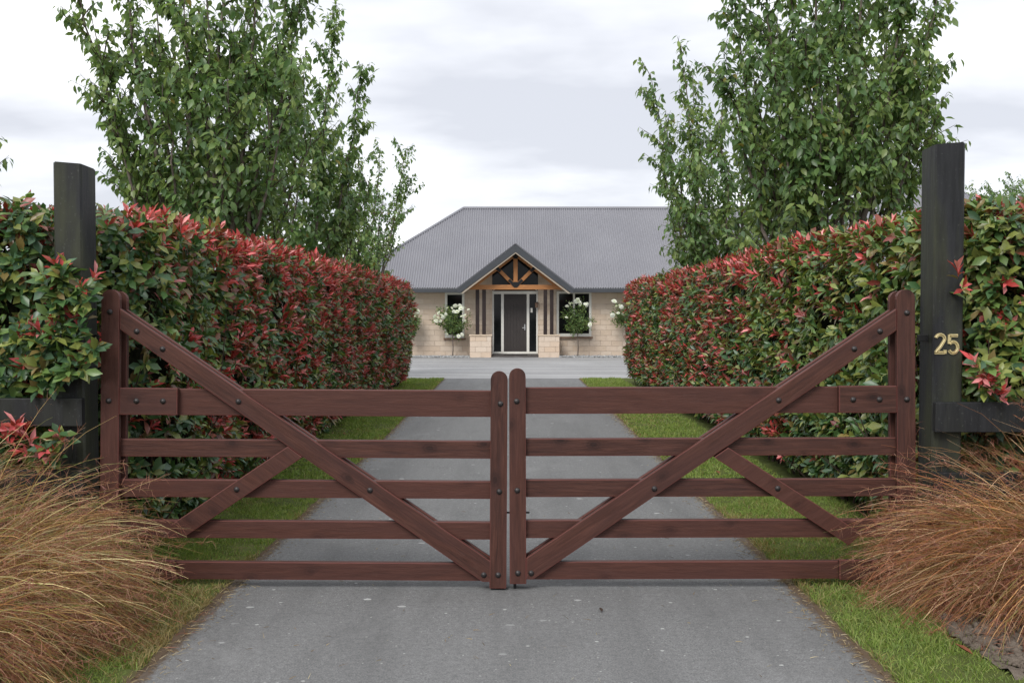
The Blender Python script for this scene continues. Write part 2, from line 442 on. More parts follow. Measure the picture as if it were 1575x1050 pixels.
def leaf_objects(idx, P, D, N, S, C, tpl, mat, parent, nvar=10, W=None):
    """each picked leaf an object of its own; alike leaves share mesh data"""
    T, ft, fq = tpl
    q = C[idx]; order = np.argsort(q[:, 0] - q[:, 1]); groups = np.array_split(order, nvar)
    D = unit(D); X = unit(np.cross(D, N)); Z = np.cross(X, D)
    inv = Matrix.Translation(-Vector(parent.location))
    for g in groups:
        if len(g) == 0: continue
        me = np_mesh('leaf', T, [ft] + ([fq] if fq is not None else []), np.repeat(q[g[len(g) // 2]][None], len(T), 0), smooth=True)
        me.materials.append(mat)
        for j in g:
            i = idx[j]
            m = Matrix(((X[i, 0], D[i, 0], Z[i, 0], P[i, 0]), (X[i, 1], D[i, 1], Z[i, 1], P[i, 1]), (X[i, 2], D[i, 2], Z[i, 2], P[i, 2]), (0, 0, 0, 1)))
            o = bpy.data.objects.new('leaf', me); col.objects.link(o); o.parent = parent
            o.matrix_basis = inv @ m @ Matrix.Diagonal((S[i] * (1 if W is None else W[i]), S[i], S[i], 1))
def vnoise(P, scale, seed):
    """cheap smooth value noise in [0,1]"""
    r = np.random.default_rng(seed); acc = np.zeros(len(P))
    for k in range(5):
        w = r.normal(size=3) * scale * (1 + 0.5 * k); acc += np.sin(P @ w + r.uniform(0, 6.28)) / (1 + 0.3 * k)
    return 0.5 + 0.5 * np.tanh(acc * 0.75)

# ------------------------------------------------------------------ ground
GY = 5.72                       # plane of the gate rails
DRV = 1.62                      # half width of the drive
def sheet(name, x0, x1, y0, y1, z, mat, nx=1, ny=1, wob=0.0, kind='structure'):
    xs, ys = np.linspace(x0, x1, nx + 1), np.linspace(y0, y1, ny + 1)
    X, Y = np.meshgrid(xs, ys); Z = np.full_like(X, z)
    if wob:
        P = np.stack([X, Y, Z], -1).reshape(-1, 3)
        Z = Z + wob * (vnoise(P, 5, 3).reshape(X.shape) - 0.5) + wob * .6 * (vnoise(P, 17, 4).reshape(X.shape) - 0.5)
    V = np.stack([X, Y, Z], -1).reshape(-1, 3)
    i = (np.arange(ny)[:, None] * (nx + 1) + np.arange(nx)[None]).ravel()
    F = np.stack([i, i + 1, i + nx + 2, i + nx + 1], -1)
    return link(name, np_mesh(name, V, [F], smooth=True), mat, None, kind)
sheet('ground', -600, 600, -200, 1200, -0.03, M['ground'])
sheet('driveway', -DRV - 0.06, DRV + 0.06, -3, 23.9, 0.0, M['asphalt'])
sheet('forecourt', -14, 20, 23.9, 35.05, 0.004, M['forecourt'])
def strip(name, xin, xout, y0, y1, mat, z=0.012, wob=0.022):
    """verge with a ragged inner edge that rolls down to the drive"""
    ny = int((y1 - y0) / 0.05); ys = np.linspace(y0, y1, ny + 1)
    ss = np.concatenate([[0, 0.02, 0.06], np.linspace(0.12, 1, 16)])
    r = np.random.default_rng(int(abs(xin) * 100) + (1 if xin > 0 else 0))
    e = np.convolve(r.normal(size=ny + 1), np.ones(5) / 5, 'same') * 0.022 + 0.02 * np.sin(ys * 2.1 + xin) * np.sin(ys * .7)
    X = (xin + np.sign(xin) * e)[:, None] + ss[None] * (xout - xin)
    Y = np.repeat(ys[:, None], len(ss), 1)
    P = np.stack([X, Y, 0 * X], -1).reshape(-1, 3)
    Z = z + wob * (vnoise(P, 6, 5).reshape(X.shape) - .4) + wob * .5 * (vnoise(P, 21, 6).reshape(X.shape) - .5)
    Z[:, 0] = -0.02; Z[:, 1] = np.maximum(Z[:, 1] * 0.5, 0.004)
    V = np.stack([X, Y, Z], -1).reshape(-1, 3); n = len(ss)
    i = (np.arange(ny)[:, None] * n + np.arange(n - 1)[None]).ravel()
    F = np.stack([i, i + 1, i + n + 1, i + n], -1)
    return link(name, np_mesh(name, V, [F], smooth=True), mat, None, 'structure')
strip('lawn', -DRV, -3.0, 1.5, 23.85, M['lawn'])
strip('lawn', DRV, 2.95, 1.5, 23.85, M['lawn'])
sheet('soil', -9, -2.95, 2.5, 23.5, -0.002, M['soil'], 40, 140, 0.03)
sheet('soil', 2.9, 9, 5.6, 23.5, -0.002, M['soil'], 40, 120, 0.03)

# ------------------------------------------------------------------ the house
HY = 36.0
house = thing('house', 'single storey cream block house with grey corrugated roof and gabled timber porch', 'house', (0, HY, 0))
def H(p):  return Vector(p) - Vector((0, HY, 0))
def hx(px, Y=HY): return (px - 787.5) * Y / FPX
def hz(py, Y=HY): return CAM_H - (py - HOR) * Y / FPX
def hbox(name, x0, x1, y0, y1, z0, z1, mat, parent=None, bev=0.0, kind=None):
    return box(name, (x0, y0 - HY, z0), (x1, y1 - HY, z1), mat, parent or house, bev, kind)
def sub(o_parent, name, x0, x1, y0, y1, z0, z1, mat, bev=0.0):
    """box as a sub-part: coordinates in world, parent is a part whose origin is its location"""
    off = Vector(o_parent.location) + Vector((0, HY, 0))
    return box(name, Vector((x0, y0, z0)) - off, Vector((x1, y1, z1)) - off, mat, o_parent, bev)
CX = 0.125                                           # centre line of the porch
# openings in the front wall: (x0,x1,z0,z1)
WL = (hx(684.5), hx(714.5), hz(519.5), hz(449.5))
WR = (hx(856), hx(909.5), hz(517.5), hz(448))
WF = (hx(967), hx(1012), hz(517.5), hz(448))
WO = (hx(590), hx(620), hz(519.5), hz(449.5))
DO = (hx(757), hx(827.5), 0.0, 2.50)
openings = [WL, WR, WF, WO, DO]
X0, X1, ZT = -6.0, 9.6, 2.47
# backing wall (mortar) split round the openings
bm = bmesh.new()
cuts = sorted({X0, X1} | {v for o in openings for v in o[:2]})
for a, b in zip(cuts[:-1], cuts[1:]):
    mid = (a + b) / 2; op = [o for o in openings if o[0] < mid < o[1]]
    segs = [(-0.05, ZT)]
    if op: segs = [(-0.05, op[0][2]), (op[0][3], ZT)]
    for z0, z1 in segs:
        if z1 - z0 > 0.02: bm_box(bm, ((a + b) / 2, 0.15, (z0 + z1) / 2), (b - a, 0.30, z1 - z0))
wall = from_bm('wall', bm, M['mortar'], house)
# blocks in running bond
bm = bmesh.new(); bm_box(bm, (0, 0, 0), (1, 1, 1)); ubrick = bpy.data.meshes.new('brick'); bm.to_mesh(ubrick); bm.free()
ubrick.materials.append(M['brick'])
def brick(parent, off, x0, x1, z0, z1, y, depth=0.03):
    o = bpy.data.objects.new('brick', ubrick); col.objects.link(o); o.parent = parent
    j = 0.0035
    o.location = Vector(((x0 + x1) / 2, y + depth / 2 + random.uniform(-0.003, 0.003), (z0 + z1) / 2)) - off
    o.scale = (x1 - x0 - 2 * j, depth, z1 - z0 - 2 * j)
BL, BH = 0.40, 0.19
def bricks_rect(parent, off, x0, x1, z0, z1, y, holes, store, phase=0.0):
    c = 0; z = z0
    while z < z1 - 0.02:
        zt = min(z + BH, z1); x = x0 - (BL / 2 if c % 2 else 0) + phase
        while x < x1:
            a, b = max(x, x0), min(x + BL, x1)
            pieces = [(a, b)]
            for h in holes:
                if h[2] < zt - 0.03 and h[3] > z + 0.03:
                    nxt = []
                    for p, q in pieces:
                        if h[1] <= p or h[0] >= q: nxt.append((p, q)); continue
                        if p < h[0]: nxt.append((p, h[0]))
                        if q > h[1]: nxt.append((h[1], q))
                    pieces = nxt
            for p, q in pieces:
                if q - p > 0.03: store.append((parent, off, p, q, z, zt, y))
            x += BL
        z = zt; c += 1
woff = Vector((0, HY, 0))
store = []
bricks_rect(wall, woff, X0, X1, 0.0, ZT, HY - 0.03, [(o[0] - .0, o[1] + .0, o[2] - (0.07 if o is not DO else 0), o[3]) for o in openings], store)
vis = [s for s in store if -3.9 < (s[2] + s[3]) / 2 < 4.6]
for s in vis[:300]: brick(*s)
bm = bmesh.new()                                    # blocks behind the hedges, joined
for s in store:
    if s not in vis[:300]:
        p, off, a, b, z, zt, y = s
        bm_box(bm, ((a + b) / 2, y + 0.015 - HY, (z + zt) / 2), (b - a - .008, 0.03, zt - z - .008))
from_bm('brick', bm, M['brick'], wall, 'stuff')
# side and rear walls
hbox('side_wall', X0 - 0.2, X0 - 0.002, HY + 0.0, HY + 7.6, -0.05, ZT, M['capstone'])
hbox('rear_wall', X0 - 0.2, X1 + 4, HY + 7.602, HY + 7.8, -0.05, ZT, M['capstone'])
# gable wall pieces beside the clerestory
EZ = 2.455
PITCHR = 0.731
# roof slopes of corrugated sheet
def corrugated(name, origin, udir, sdir, length, vfun, parent, loc, per=0.088, amp=0.027):
    u = np.arange(0, length + 1e-6, per / 6); ud, sd = np.array(udir, float), np.array(sdir, float); sd /= np.linalg.norm(sd)
    n = np.cross(ud, sd); n = n / np.linalg.norm(n)
    if n[2] < 0: n = -n
    lohi = np.array([vfun(x) for x in u])
    w = amp * np.cos(2 * np.pi * u / per)
    base = np.array(origin)[None] + u[:, None] * ud[None] + w[:, None] * n[None]
    A = base + lohi[:, 0:1] * sd[None]; B = base + lohi[:, 1:2] * sd[None]
    V = np.concatenate([A, B]) - np.array(loc)[None]; k = len(u)
    i = np.arange(k - 1)
    F = np.stack([i, i + 1, k + i + 1, k + i], -1)
    keep = (lohi[:-1, 1] - lohi[:-1, 0] > 1e-4) | (lohi[1:, 1] - lohi[1:, 0] > 1e-4)
    return link(name, np_mesh(name, V, [F[keep]], smooth=True), M['roof'], parent)
EY, RUN = 35.4, 4.5
XE = -6.44; XR = XE + RUN
SL = math.hypot(1, PITCHR)
roof_off = (0, HY, 0)
XRE = 14.5
PYF = 34.65                                         # front of the barge boards, porch ridge and eave heights
PH = 2.0; PXL, PXR = CX - PH, CX + PH
AZ = hz(377, PYF); BZ = EZ - 0.05; ps = (AZ - BZ) / PH
def main_slope(u):                                  # the sheets stop at the valleys of the porch roof
    x = XE + u; lo = 0.0
    if abs(x - CX) < PH: lo = max(0.0, (AZ - abs(x - CX) * ps - .03 - EZ) / PITCHR)
    return (SL * lo, SL * min(u, RUN))
roof = corrugated('roof', (XE, EY, EZ), (1, 0, 0), (0, 1, PITCHR), XRE - XE, main_slope, house, roof_off)
corrugated('roof', (XE, EY + 2 * RUN, EZ), (0, -1, 0), (1, 0, PITCHR), 2 * RUN, lambda u: (0, SL * min(u, 2 * RUN - u)), house, roof_off)
corrugated('roof', (XE, EY + 2 * RUN, EZ), (1, 0, 0), (0, -1, PITCHR), XRE - XE, lambda u: (0, SL * min(u, RUN)), house, roof_off, per=0.3)
RZ = EZ + RUN * PITCHR
def cap(name, a, b, r=0.07, parent=None):
    a, b = np.array(a) - np.array(roof_off), np.array(b) - np.array(roof_off)
    me = tubes_mesh(name, [(np.stack([a, (a + b) / 2, b]), [r, r, r])], 8)
    return link(name, me, M['roof'], parent or roof)
cap('ridge_cap', (XR, EY + RUN, RZ), (XRE, EY + RUN, RZ))
cap('hip_cap', (XE, EY, EZ + .02), (XR, EY + RUN, RZ + .0), 0.06)
cap('hip_cap', (XE, EY + 2 * RUN, EZ + .02), (XR, EY + RUN, RZ), 0.06)
# right-hand wing coming forward
WX, WH, WY = 13.35, 4.9, 27.6
corrugated('wing_roof', (WX - WH, 42.0, EZ), (0, -1, 0), (1, 0, PITCHR), 42.0 - WY, lambda u: (0, SL * min(WH, 42.0 - WY - u)), house, roof_off)
corrugated('wing_roof', (WX + WH, WY, EZ), (0, 1, 0), (-1, 0, PITCHR), 42.0 - WY, lambda u: (0, SL * min(WH, u)), house, roof_off)
corrugated('wing_roof', (WX - WH, WY, EZ), (1, 0, 0), (0, 1, PITCHR), 2 * WH, lambda u: (0, SL * min(u, 2 * WH - u)), house, roof_off)
cap('wing_ridge', (WX, WY + WH, EZ + WH * PITCHR), (WX, 42, EZ + WH * PITCHR), .07, house)
hbox('wing_wall', WX - WH + .6, WX - WH + .85, WY + .6, 36.5, -.05, ZT, M['brick'])
hbox('wing_wall', WX - WH + .85, WX + WH - .6, WY + .6, WY + .85, -.05, ZT, M['brick'])
hbox('wing_wall', WX + WH - .85, WX + WH - .6, WY + .852, 42, -.05, ZT, M['brick'])
hbox('wing_gutter', WX - WH - .06, WX + WH + .06, WY - .12, WY + .03, EZ - .19, EZ - .01, M['fascia'])
hbox('wing_gutter', WX - WH - .12, WX - WH + .03, WY + .032, 36.5, EZ - .19, EZ - .01, M['fascia'])
# gutters and soffit of the main eave (broken by the porch)
for a, b in ((XE - .08, PXL + .10), (PXR - .10, 9.5)):
    g = hbox('gutter', a, b, EY - .12, EY + .03, EZ - .16, EZ - .015, M['fascia'], None, 0.015)
    hbox('soffit', a, b, EY + .035, HY - .035, EZ - .15, EZ - .125, M['soffit'])
# ------------- porch
PYF = 34.65                                         # front of the barge boards
AZ = hz(377, PYF); BZ = EZ - 0.05                   # ridge and eave heights
ps = (AZ - BZ) / PH
for s in (-1, 1):
    ang = math.atan2(s * -ps, 1) if s > 0 else math.atan2(ps, 1)
    # barge board: band under the roof line
    xo, xi = CX + s * (PH + .02), CX
    t = 0.245
    pts = [(xi, AZ), (xo, BZ), (xo, BZ - t * .55), (xo - s * .10, BZ - t * .55), (xi, AZ - t)]
    if s < 0: pts = pts[::-1]
    prism('barge_board', pts, PYF - HY, PYF + .045 - HY, M['fascia'], house, 0.004, ang)
    pts = [(xi, AZ - t - .003), (xo - s * .12, BZ - t * .55 - .01), (xo - s * .18, BZ - t * .55 - .025), (xi, AZ - t - .045)]
    if s < 0: pts = pts[::-1]
    prism('barge_trim', pts, PYF + .012 - HY, PYF + .05 - HY, M['soffit'], house, 0, ang)
    # roof slope
    corrugated('porch_roof', (CX + s * (PH + .02), PYF - .01, BZ + .02), (0, 1, 0), (-s, 0, ps), 2.9, lambda u: (0, math.hypot(1, ps) * (PH + .02)), house, roof_off)
    # sloping lining
    pts = [(xi, AZ - .06), (xo - s * .06, BZ - .06 + .0), (xo - s * .06, BZ - .08), (xi, AZ - .085)]
    if s < 0: pts = pts[::-1]
    prism('porch_lining', pts, PYF + .052 - HY, HY + .1 - HY, M['soffit'], house, 0, ang)
cap('porch_ridge', (CX, PYF + .0, AZ - .005), (CX, PYF + 2.9, AZ - .005), .045, house)
TY0, TY1 = 35.16, 35.28                             # truss plane
z0, z1 = hz(445.3, TY0), hz(438, TY0)
truss = thing('porch_truss', '', '', (0, 0, 0))
del truss['label'], truss['category']
truss.parent = house
def tz(pts, ang, name='strut', dy=0.0, mat='orange', bev=0.006):
    return prism(name, pts, TY0 - HY + dy, TY1 - HY - dy, M[mat], truss, bev, ang)
prism('tie_beam', [(hx(719, TY0), z0), (hx(866, TY0), z0), (hx(866, TY0), z1), (hx(719, TY0), z1)], TY0 - HY, TY1 - HY, M['orange'], truss, .008, 0)
tz([(CX - .075, z1), (CX + .075, z1), (CX + .075, AZ - .36), (CX - .075, AZ - .36)], R(90), 'king_post')
for s in (-1, 1):
    a = Vector((CX + s * .08, z1 + .02)); b = Vector((CX + s * .66, AZ - .3 - .62 * ps))
    d = (b - a).normalized(); n = Vector((-d.y, d.x)) * .062
    pts = [a + n, a - n, b - n, b + n]
    tz([tuple(p) for p in pts], math.atan2(d.y, d.x) if s > 0 else math.atan2(-d.y, -d.x), 'strut', .012)
    # top chord
    pts = [(CX, AZ - .22), (CX + s * (PH - .45), AZ - .22 - (PH - .45) * ps), (CX + s * (PH - .45), AZ - .37 - (PH - .45) * ps), (CX, AZ - .37)]
    if s < 0: pts = pts[::-1]
    tz(pts, math.atan2(-s * ps, 1) if s > 0 else math.atan2(ps, 1), 'top_chord', .004)
    # steel straps with bolts at the upper ends of the struts
    bb = b - d * .18
    pts = [bb + n * .85, bb - n * .85, b + d * .02 - n * .85, b + d * .02 + n * .85]
    prism('steel_strap', [tuple(p) for p in pts], TY0 - HY - .004, TY0 - HY + .011, M['iron'], truss)
    pts = [a + d * .03 + n * .8, a + d * .03 - n * .8, a + d * .22 - n * .8, a + d * .22 + n * .8]
    prism('steel_strap', [tuple(p) for p in pts], TY0 - HY - .004, TY0 - HY + .011, M['iron'], truss)
prism('steel_plate', [(CX - .15, z1 + .0), (CX - .05, z1 - .10), (CX + .05, z1 - .10), (CX + .15, z1), (CX + .06, z1 + .10), (CX - .06, z1 + .10)], TY0 - HY - .012, TY0 - HY - .001, M['iron'], truss)
prism('steel_plate', [(CX - .06, AZ - .45), (CX + .06, AZ - .45), (CX + .10, AZ - .36), (CX, AZ - .28), (CX - .10, AZ - .36)], TY0 - HY - .012, TY0 - HY - .001, M['iron'], truss)
# piers and paired posts
for k, (a, b) in enumerate(((722.5, 755.5), (828.5, 860.5))):
    Yp = 35.12; xa, xb = hx(a, Yp), hx(b, Yp); ph = 0.76
    pier = hbox('pier', xa + .03, xb - .03, Yp + .03, Yp + .55, -.03, ph, M['mortar'])
    off = Vector(pier.location) + Vector((0, HY, 0))
    st = []
    bricks_rect(pier, off, xa, xb, 0.0, ph, Yp, [], st)
    for s_ in st: brick(*s_, depth=0.05)
    for xs in (xa, xb - .05):                       # side faces of the pier
        for c in range(4):
            o = bpy.data.objects.new('brick', ubrick); col.objects.link(o); o.parent = pier
            o.location = Vector((xs + .025, Yp + .3, c * BH + BH / 2)) - off; o.scale = (.05, .49, BH - .008)
    sub(pier, 'capstone', xa - .03, xb + .03, Yp - .03, Yp + .6, ph, ph + .05, M['capstone'], .008)
    pxs = ((731.5, 737.2), (741.6, 747.4)) if k == 0 else ((836, 841.6), (845.8, 851.4))
    for c, d in pxs:
        hbox('porch_post', hx(c, 35.2), hx(d, 35.2), 35.17, 35.29, ph + .05, z0 - .002, M['brownpost'], None, .006)
# gable wall behind the truss, either side of the clerestory
gz = lambda x: AZ - .09 - abs(x - CX) * ps
for xa, xb in ((CX - PH + .1, DO[0] - .004), (DO[1] + .004, CX + PH - .1)):
    pts = [(xa, ZT + .002), (xb, ZT + .002), (xb, gz(xb)), (xa, max(gz(xa), ZT + .01))]
    prism('gable_wall', pts, .0, .25, M['capstone'], house)
# clerestory glazing following the gable
pts = [(DO[0], 2.56), (DO[1], 2.56), (DO[1], gz(DO[1])), (CX, gz(CX)), (DO[0], gz(DO[0]))]
cl = prism('clerestory_window', pts, .12, .15, M['glass'], house)
for xq in (CX - .03,):
    sub(cl, 'mullion', xq, xq + .05, HY + .09, HY + .118, 2.56, gz(CX) - .02, M['iron'])
sub(cl, 'transom', DO[0], DO[1], HY + .06, HY + .118, 2.50, 2.57, M['iron'])
# entry door set
DY = HY + .12
FZ0, FZ1 = 0.09, hz(447.5)
frx = [hx(758), hx(772.5), hx(775.2), hx(809), hx(813), hx(826)]
fr = thing('door_frame', '', '', (0, 0, 0)); del fr['label'], fr['category']; fr.parent = house
def frb(name, x0, x1, za, zb, mat='alu', ya=DY - .03, yb=DY + .05, bev=.004):
    return box(name, (x0, ya - HY, za), (x1, yb - HY, zb), M[mat], fr, bev)
xa0, xa1 = DO[0] + .004, DO[1] - .004
dl, dr = hx(775), hx(810)
for x0_, x1_ in ((xa0, xa0 + .055), (dl - .10, dl - .004), (dr + .004, dr + .10), (xa1 - .055, xa1)):
    frb('jamb', x0_, x1_, FZ0, FZ1)
frb('head', xa0 + .057, xa1 - .057, FZ1 + .002 - .11, FZ1 - .002, ya=DY - .028)
frb('sill', xa0 + .057, xa1 - .057, FZ0, FZ0 + .08, ya=DY - .028)
frb('overdoor_panel', xa0, xa1, FZ1 + .002, 2.498, 'iron', DY, DY + .03)
for sx, x_ in ((1, xa0), (-1, xa1)):               # white corner braces over the frame
    pts = [(x_, FZ1 + .01), (x_ + sx * .03, FZ1 + .01), (x_ + sx * .26, FZ1 + .15), (x_ + sx * .20, FZ1 + .15)]
    prism('corner_brace', pts if sx > 0 else pts[::-1], DY - .06 - HY, DY - .01 - HY, M['alu'], fr)
frb('side_light', xa0 + .057, dl - .102, FZ0 + .082, FZ1 - .112, 'glass', DY + .0, DY + .02, 0)
frb('side_light', dr + .102, xa1 - .057, FZ0 + .082, FZ1 - .112, 'glass', DY + .0, DY + .02, 0)
door = box('door', (dl, DY - HY, FZ0 + .082), (dr, DY + .045 - HY, FZ1 - .112), M['door'], house, .003)
npl = 7; wd = (dr - dl) / npl
for k in range(npl):                               # upright door boards
    sub(door, 'board', dl + k * wd + .005, dl + (k + 1) * wd - .005, DY - .012, DY - .001, FZ0 + .09, FZ1 - .12, M['door'], .003)
sub(door, 'handle', dr - .16, dr - .04, DY - .06, DY - .045, 1.02, 1.045, M['chrome'], .005)
sub(door, 'handle_plate', dr - .085, dr - .045, DY - .044, DY - .013, .95, 1.16, M['chrome'], .003)
hbox('doorstep', DO[0] - .02, DO[1] + .02, 35.25, HY + .3, -.02, .075, M['tile'], None, .006)
t = box('doormat', (CX - .42, 35.45, .076), (CX + .42, 35.95, .095), M['mat'], None, .006)
t['label'] = 'black rubber doormat lying on the step before the front door'; t['category'] = 'doormat'
lan = thing('wall_lantern', 'small rusty brown lantern on the wall right of the front door', 'lantern', (hx(825), HY - .09, hz(468)))
box('lamp_body', (-.05, -.05, -.12), (.05, .05, .06), M['sill'], lan, .008)
box('lamp_cap', (-.07, -.07, .061), (.07, .07, .085), M['iron'], lan, .01)
box('bracket', (-.015, .05, -.02), (.015, .09, .02), M['iron'], lan)
npt = box('name_plate', (hx(816, DY), DY - .062, hz(480.5)), (hx(819, DY), DY - .052, hz(473.5)), M['alu'], None, .002)
npt['label'] = 'tiny white plate on the door frame right of the front door'; npt['category'] = 'plate'
# windows
def window(o, mull):
    x0_, x1_, za, zb = o
    w = thing('window', '', '', (0, 0, 0)); del w['label'], w['category']; w.parent = house
    def b(name, xa, xb, z0_, z1_, m, ya, yb, bev=.004): return box(name, (xa, ya, z0_), (xb, yb, z1_), M[m], w, bev)
    f = .085
    b('frame', x0_, x0_ + f, za, zb, 'alu', -.048, .06); b('frame', x1_ - f, x1_, za, zb, 'alu', -.048, .06)
    b('frame', x0_ + f + .001, x1_ - f - .001, zb - f, zb, 'alu', -.046, .06)
    b('frame', x0_ + f + .001, x1_ - f - .001, za, za + f * 1.3, 'alu', -.046, .06)
    xs = [x0_ + f + .001]
    for m_ in mull:
        b('mullion', m_ - .035, m_ + .035, za + f * 1.3 + .001, zb - f - .001, 'alu', -.044, .05); xs += [m_ - .036, m_ + .036]
    xs.append(x1_ - f - .001)
    for i in range(0, len(xs), 2): b('pane', xs[i], xs[i + 1], za + f * 1.3 + .001, zb - f - .001, 'glass', .02, .03, 0)
    b('sill', x0_ - .05, x1_ + .05, za - .068, za - .002, 'sill', -.09, .05, .006)
window(WL, []); window(WR, [hx(882.7)]); window(WF, [hx(985)]); window(WO, [])
box('window_blind', (WL[0] + .06, .05, hz(463)), (WL[1] - .06, .052, WL[3] - .06), M['soffit'], house)
# gravel bed at the foot of the wall
sheet('gravel_bed', -7, 9.3, 35.05, 36.0, .006, M['gravel'], 60, 6, 0.01)
n = 6000
P = np.stack([rng.uniform(-5.2, 7.5, n), rng.uniform(35.0, 35.95, n), rng.uniform(.005, .03, n)], -1)
P = P[(P[:, 0] < hx(722, 35.1)) | (P[:, 0] > hx(861, 35.1))]
S = rng.uniform(.025, .055, len(P))
T = np.array([(1, 0, 0), (-1, 0, 0), (0, 1, 0), (0, -1, 0), (0, 0, .8), (0, 0, -.8)], float)
FT = np.array([(0, 2, 4), (2, 1, 4), (1, 3, 4), (3, 0, 4), (2, 0, 5), (1, 2, 5), (3, 1, 5), (0, 3, 5)])
V = P[:, None] + S[:, None, None] * (T[None] * rng.uniform(.6, 1.2, (len(P), 6, 1)))
link('gravel', np_mesh('gravel', V.reshape(-1, 3), [(FT[None] + (np.arange(len(P)) * 6)[:, None, None]).reshape(-1, 3)]), M['gravel'], None, 'stuff')

# ------------------------------------------------------------------ gate posts, rails, number
def post(label, pxl, pxr, top, side):
    Y = 5.66
    x0_, x1_ = at(pxl, 500, Y).x, at(pxr, 500, Y).x; zt = at(800, top, Y).z
    w = x1_ - x0_
    o = thing('gate_post', label, 'post', ((x0_ + x1_) / 2, Y + .1, 0), 'black gate posts')
    bm = bmesh.new()
    bm_box(bm, (0, 0, zt / 2 - .1), (w, .20, zt + .2))
    # soften and chip the arrises, slope the top a touch
    es = [e for e in bm.edges if abs((e.verts[0].co - e.verts[1].co).z) > .5]
    bmesh.ops.bevel(bm, geom=es, offset=.011, segments=1, affect='EDGES')
    for v in bm.verts:
        if v.co.z > zt - .2: v.co.z -= .02 * (v.co.y + .1) + (.025 if side * v.co.x < -w * .3 else 0) * .5
    bmesh.ops.bevel(bm, geom=[e for e in bm.edges if all(v.co.z > zt - .2 for v in e.verts)], offset=.006, segments=2, affect='EDGES')
    from_bm('post', bm, M['post'], o)
    return o, x0_, x1_
pl, plx0, plx1 = post('bare black timber gate post standing in the hedge left of the drive', 84, 128, 248, -1)
pr, prx0, prx1 = post('taller black timber gate post carrying the brass number 25', 1436, 1482, 218, 1)
def fence(label, xin, sgn, tops, seedx):
    xo = sgn * 7.2
    o = thing('timber_fence', label, 'fence', (xin, 5.63, 0))
    for z0_, z1_ in tops:
        a, b = sorted((xin, xo))
        r_ = box('rail', (a - xin, -.03, z0_), (b - xin, .012, z1_), M['fencerail'], o, .005)
    for xp in (sgn * 4.7, sgn * 6.9):
        box('post', (xp - .075 - xin, .014, -.1), (xp + .075 - xin, .16, 1.25), M['post'], o, .008)
    return o
zz = lambda y: at(800, y, 5.62).z
fence('black fence boards running left from the plain gate post', at(128, 600, 5.62).x, -1, [(zz(655), zz(612)), (zz(765), zz(722))], 1)
fence('black fence boards running right from the numbered gate post', at(1437, 600, 5.62).x, 1, [(zz(664), zz(618)), (zz(772), zz(726))], 2)
# brass numerals
def digit(strokes, w, parent, cx, cz, s, name='digit'):
    """thick polyline strokes -> bevelled raised plate"""
    bm = bmesh.new()
    for pts in strokes:
        P = [Vector(p) for p in pts]; L, Rr = [], []
        for i, p in enumerate(P):
            d = (P[min(i + 1, len(P) - 1)] - P[max(i - 1, 0)]).normalized(); nrm = Vector((-d.y, d.x)) * w
            L.append(p + nrm); Rr.append(p - nrm)
        for i in range(len(P) - 1):
            q = [L[i], Rr[i], Rr[i + 1], L[i + 1]]
            lo = [bm.verts.new((v.x * s, 0, v.y * s)) for v in q]
            c = sum(q, Vector((0, 0))) / 4
            hi = [bm.verts.new((v.x * s, -.007, v.y * s)) for v in q]
            bm.faces.new(hi)
            for k in range(4): bm.faces.new((lo[k], lo[(k + 1) % 4], hi[(k + 1) % 4], hi[k]))
    bmesh.ops.remove_doubles(bm, verts=bm.verts, dist=.0002)
    # a raised narrower rib along the middle catches the light
    for pts in strokes:
        P = [Vector(p) for p in pts]; L, Rr = [], []
        for i, p in enumerate(P):
            d = (P[min(i + 1, len(P) - 1)] - P[max(i - 1, 0)]).normalized(); nrm = Vector((-d.y, d.x)) * w * .45
            L.append(p + nrm); Rr.append(p - nrm)
        for i in range(len(P) - 1):
            q = [L[i], Rr[i], Rr[i + 1], L[i + 1]]; m1, m2 = P[i], P[i + 1]
            va = [bm.verts.new((v.x * s, -.0072, v.y * s)) for v in q]
            ra, rb = bm.verts.new((m1.x * s, -.012, m1.y * s)), bm.verts.new((m2.x * s, -.012, m2.y * s))
            bm.faces.new((va[0], ra, rb, va[3])); bm.faces.new((ra, va[1], va[2], rb))
    o = from_bm(name, bm, M['brass'], parent); o.location = (cx, 0, cz)
    return o
arc = lambda cx, cy, rx, ry, a0, a1, n=14: [(cx + rx * math.cos(R(a0 + (a1 - a0) * i / n)), cy + ry * math.sin(R(a0 + (a1 - a0) * i / n))) for i in range(n + 1)]
two = [arc(0, .27, .22, .21, 165, -30) + [(.02, -.12), (-.22, -.40)], [(-.27, -.42), (.24, -.42)], [(.24, -.47), (.25, -.28)]]
five = [[(.22, .43), (-.19, .43)], [(-.19, .48), (-.21, .02)], arc(-.01, -.16, .23, .28, 140, -150)]
nA, nB = at(1437, 545, 5.65), at(1476.5, 513.5, 5.65)
num = thing('house_number', 'brass house number 25 fixed to the black post', 'number', ((nA.x + nB.x) / 2, 5.659, (nA.z + nB.z) / 2))
dh = (nB.z - nA.z)
digit(two, .08, num, -.038, 0, dh * .98); digit(five, .08, num, .037, 0, dh * .98)

